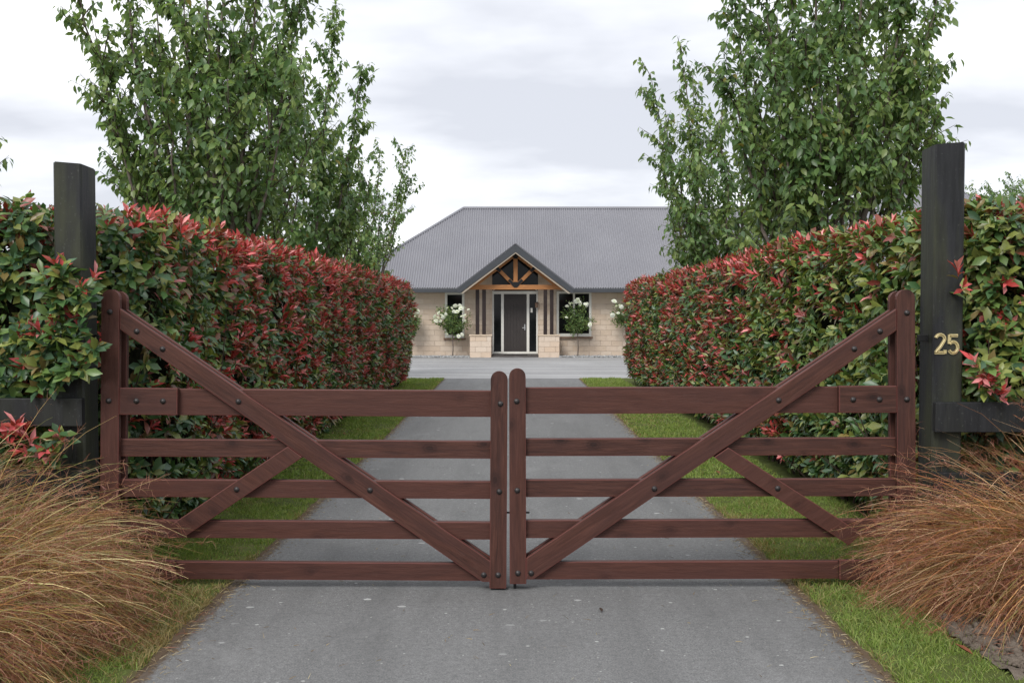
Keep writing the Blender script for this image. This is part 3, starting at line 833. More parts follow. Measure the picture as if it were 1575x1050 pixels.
# ------------------------------------------------------------------ gate leaves
bm = bmesh.new()
bmesh.ops.create_uvsphere(bm, u_segments=12, v_segments=8, radius=.0135)
for v in bm.verts: v.co.y *= .62
bmesh.ops.create_cone(bm, cap_ends=True, segments=12, radius1=.016, radius2=.016, depth=.004, matrix=Matrix.Rotation(R(90), 4, 'X'))
bolt_me = bpy.data.meshes.new('bolt'); bm.to_mesh(bolt_me); bm.free(); bolt_me.materials.append(M['bolt'])
bolt_me.shade_smooth()
def make_leaf(label, hinge_px, sag, side, data):
    FY = GY - .036
    org = at(hinge_px, 908, GY); org.z = 0
    leaf = thing('gate_leaf', label, 'gate', org, 'pair of timber driveway gates')
    leaf.rotation_euler = (0, sag, 0)
    def P(p, Y=GY): w = at(p[0], p[1], Y); return (w.x - org.x, w.z)
    parts = []
    def board(name, pts, layer, ang, bev=.006, reg=True):
        y0_, y1_ = {'f': (-.036, -.001), 'r': (0, .044), 'b': (.045, .080), 'ff': (-.054, -.037), 'p': (-.0365, -.0008)}[layer]
        Y = GY + (y0_ if layer != 'r' else 0)
        if layer == 'b': Y = FY
        q = [P(p, Y) for p in pts]
        area = sum(q[i][0] * q[(i + 1) % len(q)][1] - q[(i + 1) % len(q)][0] * q[i][1] for i in range(len(q)))
        if area < 0: q = q[::-1]
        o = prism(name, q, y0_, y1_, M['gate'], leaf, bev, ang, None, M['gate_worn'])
        if reg and layer in 'f': parts.append((o, pts, y0_))
        return o
    def stile(x0_, x1_, top, bot, layer, reg=True):
        r = (x1_ - x0_) / 2; cx = (x0_ + x1_) / 2
        pts = [(x0_, bot), (x1_, bot)] + [(cx + r * math.cos(R(a)), top + r - r * math.sin(R(a))) for a in range(0, 181, 15)]
        return board('stile', pts, layer, R(90), .005, reg)
    bolts = data['bolts']; owners = []
    for s in data['stiles']:
        o = stile(*s, 'f'); owners.append((o, [(s[0], s[2]), (s[1], s[2]), (s[1], s[3]), (s[0], s[3])]))
        stile(s[0] + (3 if side < 0 else -3) * (1 if s is data['stiles'][0] else 0), s[1] + (3 if side < 0 else -3) * (1 if s is data['stiles'][0] else 0), s[2] + 2, s[3], 'b', False)
    for x0_, x1_, y0_, y1_ in data['rails']:
        board('rail', [(x0_, y0_), (x1_, y0_), (x1_, y1_), (x0_, y1_)], 'r', 0, .005)
    for x0_, x1_, y0_, y1_ in data['blocks']:
        o = board('packing_block', [(x0_, y0_), (x1_, y0_), (x1_, y1_), (x0_, y1_)], 'f', 0, .005)
        owners.append((o, [(x0_, y0_), (x1_, y0_), (x1_, y1_), (x0_, y1_)]))
    for q in data['braces']:
        w0, w1 = P(q[0]), P(q[1])
        ang = math.atan2(w1[1] - w0[1], w1[0] - w0[0])
        if abs(ang) > math.pi / 2: ang -= math.copysign(math.pi, ang)
        o = board('brace', q, 'f', ang, .005); owners.append((o, q))
        board('brace', q, 'b', ang, .005, False)
    def inside(p, poly):
        c = False
        for i in range(len(poly)):
            (x1, y1), (x2, y2) = poly[i], poly[i - 1]
            if (y1 > p[1]) != (y2 > p[1]) and p[0] < (x2 - x1) * (p[1] - y1) / (y2 - y1) + x1: c = not c
        return c
    for p in bolts:
        own = next((o for o, poly in owners if inside(p, poly)), owners[0][0])
        x, z = P(p, FY)
        b = bpy.data.objects.new('bolt', bolt_me); col.objects.link(b); b.parent = own
        mb = Matrix.Translation(own.location) @ own.rotation_euler.to_matrix().to_4x4()
        b.matrix_basis = mb.inverted() @ Matrix.Translation((x, -.0385, z)) @ Matrix.Rotation(random.uniform(0, 6), 4, 'Y')
    # drop bolt that stands in the drive
    x, _ = P((data['drop'], 905)); _, zt = P((data['drop'], 850))
    box('drop_bolt', (x - .008, .005, .002), (x + .008, .021, .24), M['iron'], leaf, .003)
    # hinge pin plates at the post
    sg = -1 if side < 0 else 1
    for py in (520, 790):
        _, z = P((hinge_px, py))
        xa, xb = sorted((sg * .005, sg * .085))
        box('hinge', (xa, .012, z - .02), (xb, .036, z + .02), M['iron'], leaf, .004)
    return leaf, P
L, PL = make_leaf('dark red timber gate leaf hinged on the bare black post', 153, R(.34), -1, dict(
    stiles=[(153, 181, 445, 896), (752.8, 778.7, 567, 901)],
    rails=[(160, 775, 597, 637.5), (160, 775, 674.5, 701.5), (160, 775, 736.5, 763.5), (160, 775, 799, 826), (160, 775, 862.5, 889.5)],
    blocks=[(181.5, 271, 596, 637.5), (181.5, 268, 861, 891)],
    braces=[[(181.5, 474), (754.5, 859), (754.5, 891), (742, 891), (181.5, 506)], [(441, 684.5), (464, 701), (284, 824), (262, 806)]],
    bolts=[(166.6, 479.5), (208, 509), (248, 536), (165.5, 616), (208, 616), (249, 616), (365, 616), (363, 751), (568, 751), (768, 617), (767, 752), (766, 880), (744, 880)],
    drop=769))
Rg, PRr = make_leaf('dark red timber gate leaf hinged on the post numbered 25', 1409, R(-.17), 1, dict(
    stiles=[(1381, 1409, 445, 896), (784, 809.5, 564.5, 896)],
    rails=[(789, 1400, 594, 634.5), (789, 1400, 672.5, 699.5), (789, 1400, 735.5, 762.5), (789, 1400, 798, 825.5), (789, 1400, 862, 889)],
    blocks=[(1291.5, 1380.5, 593, 634.5), (1291.5, 1380.5, 860.5, 891)],
    braces=[[(1380.5, 474.5), (809.5, 856), (809.5, 889), (820, 889), (1380.5, 508)], [(1121, 687), (1099, 702), (1306, 838), (1326, 820)]],
    bolts=[(1396, 481), (1354.6, 509), (1315, 536), (1198.6, 614.6), (1313, 614), (1353.6, 614), (1395.7, 614), (1196.6, 750), (1007, 750), (795.6, 615), (796, 752), (796.6, 879), (817, 879)],
    drop=792))
# sliding latch rod between the leaves, carried by the right leaf
x0_, z_ = PRr((778, 787)); x1_, _ = PRr((815, 787))
box('latch_rod', (x0_, .016, z_ - .005), (x1_, .026, z_ + .005), M['iron'], Rg, .002)
x0_, z_ = PRr((783.6, 787)); x1_, _ = PRr((808, 787))

# ------------------------------------------------------------------ hedges
GREEN = np.array([(.050, .112, .040), (.078, .155, .050), (.122, .200, .054), (.205, .235, .058), (.066, .130, .068)])
RED = np.array([(.50, .066, .066), (.58, .110, .115), (.42, .054, .048), (.30, .055, .038), (.66, .24, .24)])
BRONZE = np.array([(.19, .055, .034), (.15, .065, .032), (.23, .050, .040), (.13, .085, .034)])
TP_H = [leaf_tpl(.21, .35, .22), leaf_tpl_low(.21, .35, .20)]
TP_H[0] = leaf_tpl(.235, .34, .24)
for i_, (f_, y_) in {1: (.62, .25), 3: (.62, .25), 4: (1.0, .64), 6: (1.0, .64)}.items():
    TP_H[0][0][i_, :2] = (np.sign(TP_H[0][0][i_, 0]) * .235 * f_, y_)
def rounded(P, lo, hi, r):
    c = np.clip(P, np.array(lo) + r, np.array(hi) - r)
    d = P - c; nrm = unit(d)
    return c + nrm * r, nrm
def box_samples(lo, hi, faces, dens):
    out = []
    lo, hi = np.array(lo), np.array(hi)
    for ax, s, k in faces:
        o = [a for a in range(3) if a != ax]
        A = (hi[o[0]] - lo[o[0]]) * (hi[o[1]] - lo[o[1]]); n = int(A * dens * k)
        P = np.empty((n, 3)); P[:, ax] = hi[ax] if s > 0 else lo[ax]
        for a in o: P[:, a] = rng.uniform(lo[a], hi[a], n)
        out.append(P)
    return np.concatenate(out)
def hedge(label, sgn, xin, extra, redbias, seed, olive):
    h = thing('photinia_hedge', label, 'hedge', (sgn * 3.0, 7, 0))
    off = np.array(h.location)
    ztop = 2.20
    xi, xo = sgn * xin, sgn * (xin + 1.25)
    def mk(xa, xb, ya, yb): return (min(xa, xb), ya, 0.06), (max(xa, xb), yb, ztop)
    A = mk(xi, xo, 6.12, 22.4); B = mk(sgn * 2.76, sgn * 7.0, 5.80, 7.2)
    xf = (0, -sgn, 1.0)                              # face toward the drive
    PA = box_samples(*A, [xf, (2, 1, 1.1), (1, 1, .8), (0, sgn, .25), (1, -1, 1.3)], 185)
    PB = box_samples(*B, [(1, -1, 1.25), (2, 1, 1.2), (1, 1, .2), (0, -sgn, 1.0)], 185)
    SP, SN = [], []
    for P, bx in ((PA, A), (PB, B)):
        # thin with distance
        d = P[:, 1]; keep = rng.random(len(P)) < np.clip(1.30 - 0.034 * d, .58, 1)
        P = P[keep]
        p, n = rounded(P, *bx, .22)
        bulge = (vnoise(p, 2.0, seed) - .5) * .09 + (vnoise(p, 6.5, seed + 1) - .5) * .09
        depth = -np.abs(rng.normal(0, .055, len(p)))
        p = p + n * (bulge + depth)[:, None]
        taper = np.clip((.55 - p[:, 2]) / .5, 0, 1)  # hedge tucks in at the foot
        p = p - n * (taper * .14)[:, None]
        SP.append(p); SN.append(n)
    SP, SN = np.concatenate(SP), np.concatenate(SN)
    # loose shoots outside the clipped face
    xs = np.array([(*at(px, py, Y), nx_, red) for px, py, Y, nx_, red in extra]) if extra else np.zeros((0, 5))
    nl = len(SP)
    if len(xs):
        SP = np.concatenate([SP, xs[:, :3]]); SN = np.concatenate([SN, np.stack([xs[:, 3], -np.ones(len(xs)), .35 * np.ones(len(xs))], -1)])
        SN = unit(SN)
    n = len(SP)
    redness = vnoise(SP, 1.1, seed + 2) * .36 + vnoise(SP, 5.5, seed + 3) * .30 + np.clip((SP[:, 2] - 1.75) / .5, 0, 1) * .32 * (SN[:, 2] > -.2)
    redness = redness + redbias(SP) + .12 + rng.normal(0, .30, n)
    cls = np.where(redness > 1.02, 2, np.where(redness > .78, 1, 0))      # 2 red, 1 bronze, 0 green
    if len(xs): cls[nl:] = np.where(xs[:, 4] > 0, 2, 0)
    axis = unit(SN * 1.0 + np.array([0, 0, .55]) + rng.normal(0, .38, (n, 3)))
    k = 6
    a = unit(np.cross(axis, np.array([.3, .2, .9]) + rng.normal(0, .2, (n, 3)))); b = np.cross(axis, a)
    LP, LD, LN, LS, LC, LW = [], [], [], [], [], []
    ph0 = rng.uniform(0, 6.28, n)
    tuft = np.where(cls == 2, .55, 1.0)              # young red shoots stand upright
    for j in range(k):
        ph = ph0 + j * 2.4
        open_ = (np.where(cls == 2, .30, .45) + .12 * j + rng.normal(0, .15, n)) * np.where(cls == 2, .85, 1.15)
        rad = a * np.cos(ph)[:, None] + b * np.sin(ph)[:, None]
        D = axis * np.cos(open_)[:, None] + rad * np.sin(open_)[:, None]
        D = unit(D + np.array([0, 0, -1]) * np.where(cls == 2, 0.0, rng.uniform(0, .4, n))[:, None])
        LP.append(SP + axis * (.012 * (k - j)) [:, None] if False else SP + axis * (.011 * (k - j)))
        LD.append(D); LN.append(axis * .8 + rad * -.3 + rng.normal(0, .25, (n, 3)) + np.array([0, 0, .3]))
        LS.append(rng.uniform(.058, .112, n) * np.where(cls == 2, 1.0, 1.0) * np.clip(1 + (SP[:, 1] - 9) * .025, 1, 1.25))
        pal = np.where((cls == 2)[:, None], RED[rng.integers(0, 5, n)], np.where((cls == 1)[:, None], np.where(rng.random((n, 1)) < .55, BRONZE[rng.integers(0, 4, n)], GREEN[rng.integers(0, 5, n)]), np.where(rng.random((n, 1)) < np.clip(olive(SP), 0, 1)[:, None], GREEN[rng.integers(2, 4, n)], GREEN[rng.integers(0, 5, n)])))
        # a few bronze or yellowing leaves among the green
        odd = rng.random(n) < .05
        pal = np.where(odd[:, None], np.array([.20, .15, .05]), pal)
        LC.append(pal * rng.uniform(.7, 1.3, (n, 1)))
        LW.append(np.where(cls == 2, rng.uniform(.5, .8, n), rng.uniform(.8, 1.15, n)))
    LP, LD, LN, LS, LC, LW = map(np.concatenate, (LP, LD, LN, LS, LC, LW))
    ok = LP[:, 2] > .03
    # keep leaves clear of the posts and the gate
    px0, px1 = (plx0, plx1) if sgn < 0 else (prx0, prx1)
    isx = np.tile(np.arange(n) >= nl, k)
    clash = (LP[:, 1] < 5.97) & (LP[:, 0] * sgn < max(abs(px0), abs(px1)) + .09) & ~isx
    ok &= ~clash
    LP, LD, LN, LS, LC, LW = LP[ok], LD[ok], LN[ok], LS[ok], LC[ok], LW[ok]
    idx = pick_visible(LP, LS, 300, 11)
    leaf_objects(idx, LP, LD, LN, LS, LC, TP_H[0], M['hedgeleaf'], h, 16, LW)
    rest = np.ones(len(LP), bool); rest[idx] = False
    near = rest & (LP[:, 1] < 11)
    far = rest & ~near
    me = leaves_mesh('foliage', LP[near] - off, LD[near], LN[near], LS[near], LC[near], TP_H[0], LW[near])
    o = link('foliage', me, M['hedgeleaf'], h, 'stuff')
    me = leaves_mesh('far_foliage', LP[far] - off, LD[far], LN[far], LS[far], LC[far], TP_H[1], LW[far])
    o = link('far_foliage', me, M['hedgeleaf'], h, 'stuff')
    # solid core boxes, the hedge's inner shade put into their colour, then branches
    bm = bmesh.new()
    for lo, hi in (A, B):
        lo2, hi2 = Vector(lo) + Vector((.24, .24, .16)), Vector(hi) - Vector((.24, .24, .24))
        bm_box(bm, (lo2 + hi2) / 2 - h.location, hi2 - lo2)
    from_bm('shade_core', bm, M['core'], h, 'stuff')
    paths = []
    for i in range(520):
        bx = A if rng.random() < .65 else B
        lo, hi = np.array(bx[0]), np.array(bx[1])
        y = lo[1] + (hi[1] - lo[1]) * rng.random() ** 1.6
        if bx is A: p0 = np.array([xi + sgn * rng.uniform(.15, .5), y, 0.0])
        else: p0 = np.array([rng.uniform(lo[0] + .1, hi[0]), lo[1] + rng.uniform(.12, .4), 0.0])
        z1 = rng.uniform(.3, 1.7); q = p0 + rng.normal(0, .16, 3); q[2] = z1
        out = np.array([-sgn, 0, 0]) if bx is A else np.array([0, -1, 0])
        q = q + out * rng.uniform(.0, .2)
        m_ = (p0 + q) / 2 + rng.normal(0, .06, 3)
        paths.append((np.stack([p0, m_, q]) - off, [rng.uniform(.006, .016), .006, .003]))
    link('branches', tubes_mesh('branches', paths, 5), M['twig'], h, 'stuff')
    return h
ex_l = []
r2 = random.Random(3)
for k in range(75):
    yy = r2.uniform(425, 590); xm = 148 - max(0, yy - 545) * .9 - max(0, 470 - yy) * .9
    ex_l.append((r2.uniform(66, xm), yy, 5.60 + r2.uniform(-.05, .04), r2.uniform(-.2, .5), 1 if r2.random() < .16 else 0))
ex_l += [(92, 430, 5.6, 0, 1), (128, 448, 5.58, .3, 1), (140, 440, 5.6, .4, 1), (86, 418, 5.62, 0, 1)]
for k in range(18): ex_l.append((r2.uniform(10, 105), r2.uniform(655, 715), 5.58, r2.uniform(-.3, .5), 1 if r2.random() < .35 else 0))
for k in range(34): ex_l.append((r2.uniform(0, 88), r2.uniform(500, 606), 5.66, r2.uniform(-.3, .4), 1 if r2.random() < .22 else 0))
ex_r = [(1474, 432, 5.6, -.5, 1), (1478, 447, 5.61, -.5, 1), (1487, 470, 5.62, -.3, 0), (1500, 560, 5.6, .1, 0)]
for k in range(16): ex_r.append((r2.uniform(1506, 1575), r2.uniform(570, 622), 5.62, r2.uniform(-.4, .2), 1 if r2.random() < .4 else 0))
hedge('clipped red and green hedge along the drive, behind the bare left post', -1, 2.30, ex_l,
      lambda P: np.clip((P[:, 1] - 6.2) / 1.6, 0, 1) * .42 * (P[:, 0] > -2.9) + np.where(P[:, 0] < -2.9, .06, .0), 11, lambda P: .1 + 0 * P[:, 0])
hedge('clipped red and green hedge along the drive, behind the post numbered 25', 1, 2.60, ex_r,
      lambda P: np.clip((P[:, 1] - 7.6) / 3, 0, 1) * .34 - .07, 23, lambda P: np.where((P[:, 1] < 11) & (P[:, 0] < 3.9), .25 + .5 * (P[:, 2] > 1.1), .2))

# ------------------------------------------------------------------ trees
TP_T = [leaf_tpl(.27, .30, .22), leaf_tpl_low(.27, .30, .22)]
TGREEN = np.array([(.100, .180, .066), (.138, .230, .076), (.185, .280, .092), (.245, .320, .108), (.122, .200, .100)])
def bez(a, b, c, n):
    t = np.linspace(0, 1, n)[:, None]
    return (1 - t) ** 2 * a + 2 * t * (1 - t) * b + t * t * c
def tree(label, base, tips, seed, leaf_len=.136, leaf_step=.022, fork=.9, low=False, parts=0, spread=1.0, yj=1.0, side_len=(.38, .92), tint=(1, 1, 1), trunk_r=.125, umin=.32, lift=None, group='trees behind the hedges'):
    r = np.random.default_rng(seed)
    t = thing('tree', label, 'tree', base, group)
    off = np.array(base, float)
    trunk, twigs = [], []
    fk = off + np.array([0, 0, fork])
    trunk.append((np.stack([off + [0, 0, -.1], off + [.02, 0, fork * .5], fk]) - off, [trunk_r * 1.25, trunk_r, trunk_r * .95]))
    LP, LD = [], []
    def leaves_on(P, step, ll):
        seg = np.linalg.norm(np.diff(P, axis=0), axis=1); s = np.concatenate([[0], np.cumsum(seg)])
        n = max(2, int(s[-1] / step)); u = np.linspace(s[-1] * .08, s[-1], n)
        Q = np.stack([np.interp(u, s, P[:, k]) for k in range(3)], -1)
        T = unit(np.stack([np.interp(u, s, np.gradient(P[:, k])) for k in range(3)], -1))
        sd = unit(np.cross(T, [0.01, 0.02, 1.0])) * np.where(np.arange(n) % 2, 1, -1)[:, None]
        D = unit(sd * r.uniform(.3, 1.0, (n, 1)) + T * .45 + np.array([0, 0, -1]) * r.uniform(.4, 1.5, (n, 1)) + r.normal(0, .25, (n, 3)))
        LP.append(Q + D * .015 + r.normal(0, .012, (n, 3))); LD.append(D)
    for (px, py, dy, w) in tips:
        tip = np.array(at(px, py, base[1] + dy * yj))
        start = fk + np.array([(tip[0] - fk[0]) * .05, (tip[1] - fk[1]) * .05, r.uniform(-.35, .15)])
        H_ = tip[2] - start[2]
        mid = start + np.array([(tip[0] - start[0]) * .62 * spread, (tip[1] - start[1]) * .62, H_ * .42])
        P = bez(start, mid, tip, 14); P[1:-1] += r.normal(0, .025, (12, 3))
        Ln = np.linalg.norm(np.diff(P, axis=0), axis=1).sum()
        rad = np.linspace(trunk_r * .42 * w, .005, 14); rad = rad * (1 + .5 * np.exp(-np.arange(14)))
        trunk.append((P - off, rad))
        leaves_on(P[7:], leaf_step * 1.1, leaf_len)
        ns = int(Ln * 6.7 * w)
        for i in range(ns):
            u = r.uniform(umin, .985); k = u * 13; a = int(k); p = P[a] + (P[min(a + 1, 13)] - P[a]) * (k - a)
            tg = unit(P[min(a + 1, 13)] - P[a])
            rnd = unit(r.normal(size=3)); sd = unit(np.cross(tg, rnd))
            d = unit(tg * r.uniform(.75, 1.25) + sd * r.uniform(.5, .95) + np.array([0, 0, .15]))
            ln = r.uniform(*side_len) * (1.05 - .45 * u)
            q = p + d * ln; m_ = p + d * ln * .5 + np.array([0, 0, .03]) - sd * .03 * ln
            q[2] -= .03 * ln
            if lift and (q[0] - base[0]) * lift[0] > lift[1] and q[2] < lift[2] + r.normal(0, .15) and r.random() < lift[3]: continue
            B = bez(p, m_, q, 6); twigs.append((B - off, np.linspace(.0075, .0025, 6)))
            leaves_on(B, leaf_step, leaf_len)
            for s2 in range(2 if ln > .45 else 1):
                v = r.uniform(.3, .8); p2 = p + (q - p) * v
                d2 = unit(d + unit(r.normal(size=3)) * .8 + np.array([0, 0, .2])); q2 = p2 + d2 * ln * r.uniform(.3, .55)
                B2 = bez(p2, (p2 + q2) / 2, q2, 4); twigs.append((B2 - off, np.linspace(.004, .002, 4)))
                leaves_on(B2, leaf_step, leaf_len)
    LP, LD = np.concatenate(LP), np.concatenate(LD); n = len(LP)
    LS = r.uniform(.65, 1.15, n) * leaf_len
    LN = r.normal(0, .45, (n, 3)) + np.array([0, 0, 1.0]) + unit(LP - (off + [0, 0, 3])) * .5
    cn = vnoise(LP, 1.7, seed)
    ci = np.clip((cn * 4 + r.normal(0, 1.0, n)), 0, 4.99).astype(int)
    LC = TGREEN[ci] * r.uniform(.75, 1.3, (n, 1)) * np.array(tint)
    yel = r.random(n) < .012; LC[yel] = (.22, .19, .04)
    rest = np.ones(n, bool)
    tpl = TP_T[1 if low else 0]
    if parts:
        idx = pick_visible(LP, LS, parts, 9); rest[idx] = False
        leaf_objects(idx, LP, LD, LN, LS, LC, tpl, M['leaf'], t, 10)
    link('trunk', tubes_mesh('trunk', trunk, 8), M['bark'], t)
    link('twigs', tubes_mesh('twigs', twigs, 4), M['twig'], t, 'stuff')
    link('crown', leaves_mesh('crown', LP[rest] - off, LD[rest], LN[rest], LS[rest], LC[rest], tpl), M['leaf'], t, 'stuff')
    return n
nl = tree('nearest vase shaped tree rising behind the left hedge, its top cut off', (-4.15, 13.5, 0),
     [(110, -70, .2, 1), (140, 25, -.6, .8), (168, 90, .5, .8), (208, 215, -.3, .6), (180, -110, -.5, 1), (235, -40, .9, 1), (270, -170, .1, 1.1),
      (320, -60, -1.0, 1), (345, -190, .5, 1.1), (385, -20, 1.1, 1), (405, -120, -.5, 1), (440, 0, .3, .9), (468, -60, .4, 1), (450, 120, -.9, .8), (425, 210, .8, .7), (250, 130, -1.2, .8), (350, 120, -1.3, .8), (215, 280, .2, .45), (300, 210, 1.2, .7), (480, 190, .2, .7), (200, 20, .8, .8), (285, -30, -.9, .9), (360, 40, .2, .9), (430, 60, -.6, .8), (160, 150, .9, .6), (395, 90, 1.2, .8), (240, 60, .3, .8)],
     101, parts=300, lift=(1, -9, 3.1, .6), leaf_step=.046)
nl += tree('second tree behind the left hedge, with one thin leader poking up beside it', (-3.95, 18.3, 0),
     [(512, 8, 0, .8), (470, 75, .8, .8), (430, 60, -.4, .9), (558, 98, -.3, .7), (548, 185, .8, .7), (505, 130, -1, .8), (400, 120, .9, .9), (455, 190, -1.1, .8), (540, 265, -.2, .6), (500, 220, .9, .7), (420, 260, .4, .6), (575, 255, .6, .5), (380, 300, -.3, .5)],
     102, parts=0, leaf_step=.032)
nl += tree('third and lowest tree at the far end of the left hedge', (-3.7, 23.8, 0),
     [(624, 228, 0, .7), (585, 228, .9, .8), (552, 228, -.6, .8), (628, 268, .7, .6), (520, 245, .4, .8), (590, 300, -1, .7), (562, 290, 1, .8), (535, 320, -.9, .8), (568, 345, .2, .6), (505, 310, .8, .7), (545, 385, -.6, .5), (600, 310, .4, .5), (515, 375, -.6, .6), (545, 400, .6, .5)],
     103, low=True, leaf_len=.115, leaf_step=.034, side_len=(.45, 1.0))
nl += tree('nearest broad tree rising behind the right hedge beside the numbered post', (4.3, 13.6, 0),
     [(1125, -10, .2, .9), (1170, -90, -.5, 1), (1215, -20, .9, 1), (1250, -150, 0, 1.1), (1300, -60, -1.0, 1), (1335, -170, .6, 1.1), (1375, -30, 1.1, 1), (1405, -120, -.4, 1), (1445, -30, .2, 1), (1436, 95, -.6, .8), (1444, 175, .4, .7), (1408, 225, -.4, .5),
      (1120, 100, -.7, .9), (1150, 190, .8, .8), (1190, 100, -1.3, .9), (1260, 120, -1.4, .9), (1340, 110, -1.3, .9), (1400, 140, .9, .8), (1300, 200, 1.1, .8), (1195, 20, .5, .9), (1275, 10, .6, .9), (1320, 40, -.6, .9), (1390, 60, .2, .9), (1240, 60, -.9, .8), (1425, 20, .8, .8), (1150, 60, .9, .8), (1360, 130, .9, .8), (1220, 240, -1, .7), (1360, 215, -1, .6), (1160, 280, -.2, .5)],
     104, parts=300, umin=.42, lift=(1, .15, 3.35, 1.0), leaf_step=.041)
nl += tree('second slimmer tree behind the right hedge, in front of the roof', (4.05, 18.5, 0),
     [(1047, 70, 0, .8), (1000, 112, -.3, .7), (1016, 235, .4, .8), (1066, 115, .9, .8), (1112, 110, -.7, .9), (1030, 315, -.2, .6), (1024, 170, -.9, .9), (1090, 190, 1, .9), (1150, 170, .2, .9), (1060, 250, -1.1, .8), (1120, 260, -1, .8), (1030, 290, .9, .7), (1180, 260, .5, .7), (1075, 330, -.8, .6), (1140, 330, .8, .6), (1088, 362, .3, .5)],
     105, leaf_step=.046)
nl += tree('tree outside the photo at left, only a leafy branch tip reaching in', (-9.4, 14.6, 0),
     [(-6, 196, 0, .3), (-75, 60, .3, .9), (-120, -40, -.4, 1), (-200, 0, .5, 1), (-260, 80, -.3, 1), (-330, 160, .4, .9), (-150, 180, .9, .8), (-230, 220, -.8, .8)],
     106, low=True, leaf_step=.05, group='trees beyond the garden')
nl += tree('distant leafy tree top showing above the hedge right of the post', (21.5, 44, 0),
     [(1500, 297, 0, .8), (1530, 292, 1.2, .9), (1560, 284, -1, .9), (1590, 276, .6, 1), (1620, 290, -.8, .9), (1545, 300, -1.6, .8), (1575, 302, 1.8, .8), (1650, 300, .5, .8), (1515, 310, .8, .7)],
     107, low=True, leaf_len=.16, leaf_step=.055, side_len=(.8, 1.6), group='trees beyond the garden', trunk_r=.18)

# ------------------------------------------------------------------ standard roses
bm = bmesh.new()
for ring, (rad, cnt, tilt, z) in enumerate(((.050, 6, .25, 0), (.036, 5, .7, .012), (.020, 4, 1.15, .022))):
    for i in range(cnt):
        a = 6.283 * i / cnt + ring * .5
        c, s_ = math.cos(a), math.sin(a); w = rad * .75
        def q(u, v): return (c * u * math.cos(tilt) - s_ * v, s_ * u * math.cos(tilt) + c * v, z + u * math.sin(tilt))
        vs = [bm.verts.new(q(*p)) for p in ((0, 0), (rad * .6, -w), (rad * 1.1, -w * .45), (rad * 1.15, w * .45), (rad * .6, w))]
        bm.faces.new(vs)
flower_me = bpy.data.meshes.new('flower'); bm.to_mesh(flower_me); bm.free()
a = flower_me.attributes.new('col', 'FLOAT_COLOR', 'POINT'); a.data.foreach_set('color', np.tile(np.array([.82, .83, .80, 1], np.float32), len(flower_me.vertices)))
flower_me.materials.append(M['petal'])
def rose(label, px, crown_px, blooms, seed):
    r = np.random.default_rng(seed); Y = 35.45
    x = hx(px, Y); t = thing('standard_rose', label, 'rose bush', (x, Y, 0), 'white standard roses')
    x0_, x1_, ytop, ybot = crown_px
    cx, cz = hx((x0_ + x1_) / 2, Y) - x, hz((ytop + ybot) / 2, Y); rx, rz = (x1_ - x0_) / 2 * Y / FPX, (ybot - ytop) / 2 * Y / FPX
    paths = [(np.array([[0, 0, -.05], [.02, 0, .35], [-.01, .01, cz - rz * .8]]), [.024, .02, .018])]
    LP, LD = [], []
    for i in range(56):
        d = unit(r.normal(size=3) + np.array([0, 0, .35])); e_ = np.array([cx, 0, cz]) + d * np.array([rx, rx * .8, rz]) * r.uniform(.5, 1.2)
        s0 = np.array([-.01, .01, cz - rz * .8])
        B = bez(s0, (s0 + e_) / 2 + np.array([0, 0, .05]), e_, 6); paths.append((B, np.linspace(.009, .003, 6)))
        for j in range(2, 6):
            for _ in range(9):
                LP.append(B[j] + r.normal(0, .06, 3)); LD.append(unit(r.normal(size=3) + np.array([0, -.3, -.2])))
    LP, LD = np.array(LP), np.array(LD); n = len(LP)
    LC = TGREEN[r.integers(0, 4, n)] * r.uniform(.7, 1.2, (n, 1))
    link('stem', tubes_mesh('stem', paths[:1], 7), M['bark'], t)
    link('branches', tubes_mesh('branches', paths[1:], 4), M['twig'], t, 'stuff')
    link('foliage', leaves_mesh('foliage', LP, LD, r.normal(0, .6, (n, 3)) + [0, -.3, 1], r.uniform(.05, .09, n), LC, leaf_tpl_low(.32, .3, .2)), M['leaf'], t, 'stuff')
    for (bx, by) in blooms:
        o = bpy.data.objects.new('flower', flower_me); col.objects.link(o); o.parent = t
        yy = -rx * .75 + r.normal(0, .07)
        o.location = (hx(bx, Y - .2) - x, yy, hz(by, Y - .2))
        s_ = r.uniform(1.0, 1.75); o.scale = (s_, s_, s_)
        o.rotation_euler = (R(r.uniform(20, 80)), r.uniform(-.4, .4), r.uniform(0, 6.28))
        if r.random() < .5: pass
C = lambda L: [(560 + a * .3429, 300 + b * .3429) for a, b in L]
rose('white standard rose with many blooms at the left window', 696, (668, 724, 470, 518), C([(322, 545), (340, 530), (345, 565), (358, 548), (325, 565), (378, 508), (412, 498), (420, 525), (437, 510), (440, 545), (470, 515), (452, 565), (405, 522), (455, 540), (432, 498), (368, 535), (350, 540), (332, 552), (440, 625), (425, 632), (372, 625), (446, 508), (395, 508), (418, 502)]), 1)
rose('white standard rose before the wide window right of the porch', 888.5, (866, 913, 466, 512), C([(918, 490), (955, 470), (965, 474), (970, 492), (1000, 492), (930, 486), (908, 500), (990, 490), (1012, 580), (905, 550), (962, 480), (948, 478)]), 2)
rose('white standard rose half hidden by the right hedge', 963.5, (940, 990, 463, 506), C([(1118, 478), (1128, 500), (1150, 502), (1165, 466), (1185, 508), (1190, 490), (1108, 535), (1160, 535), (1136, 530), (1205, 500), (1190, 512), (1122, 482), (1215, 495), (1145, 495), (1112, 540)]), 3)
rose('white standard rose almost hidden behind the left hedge end', 632, (612, 647, 478, 515), C([(238, 530), (232, 545), (240, 520), (215, 520), (200, 540), (180, 525), (220, 560)]), 4)

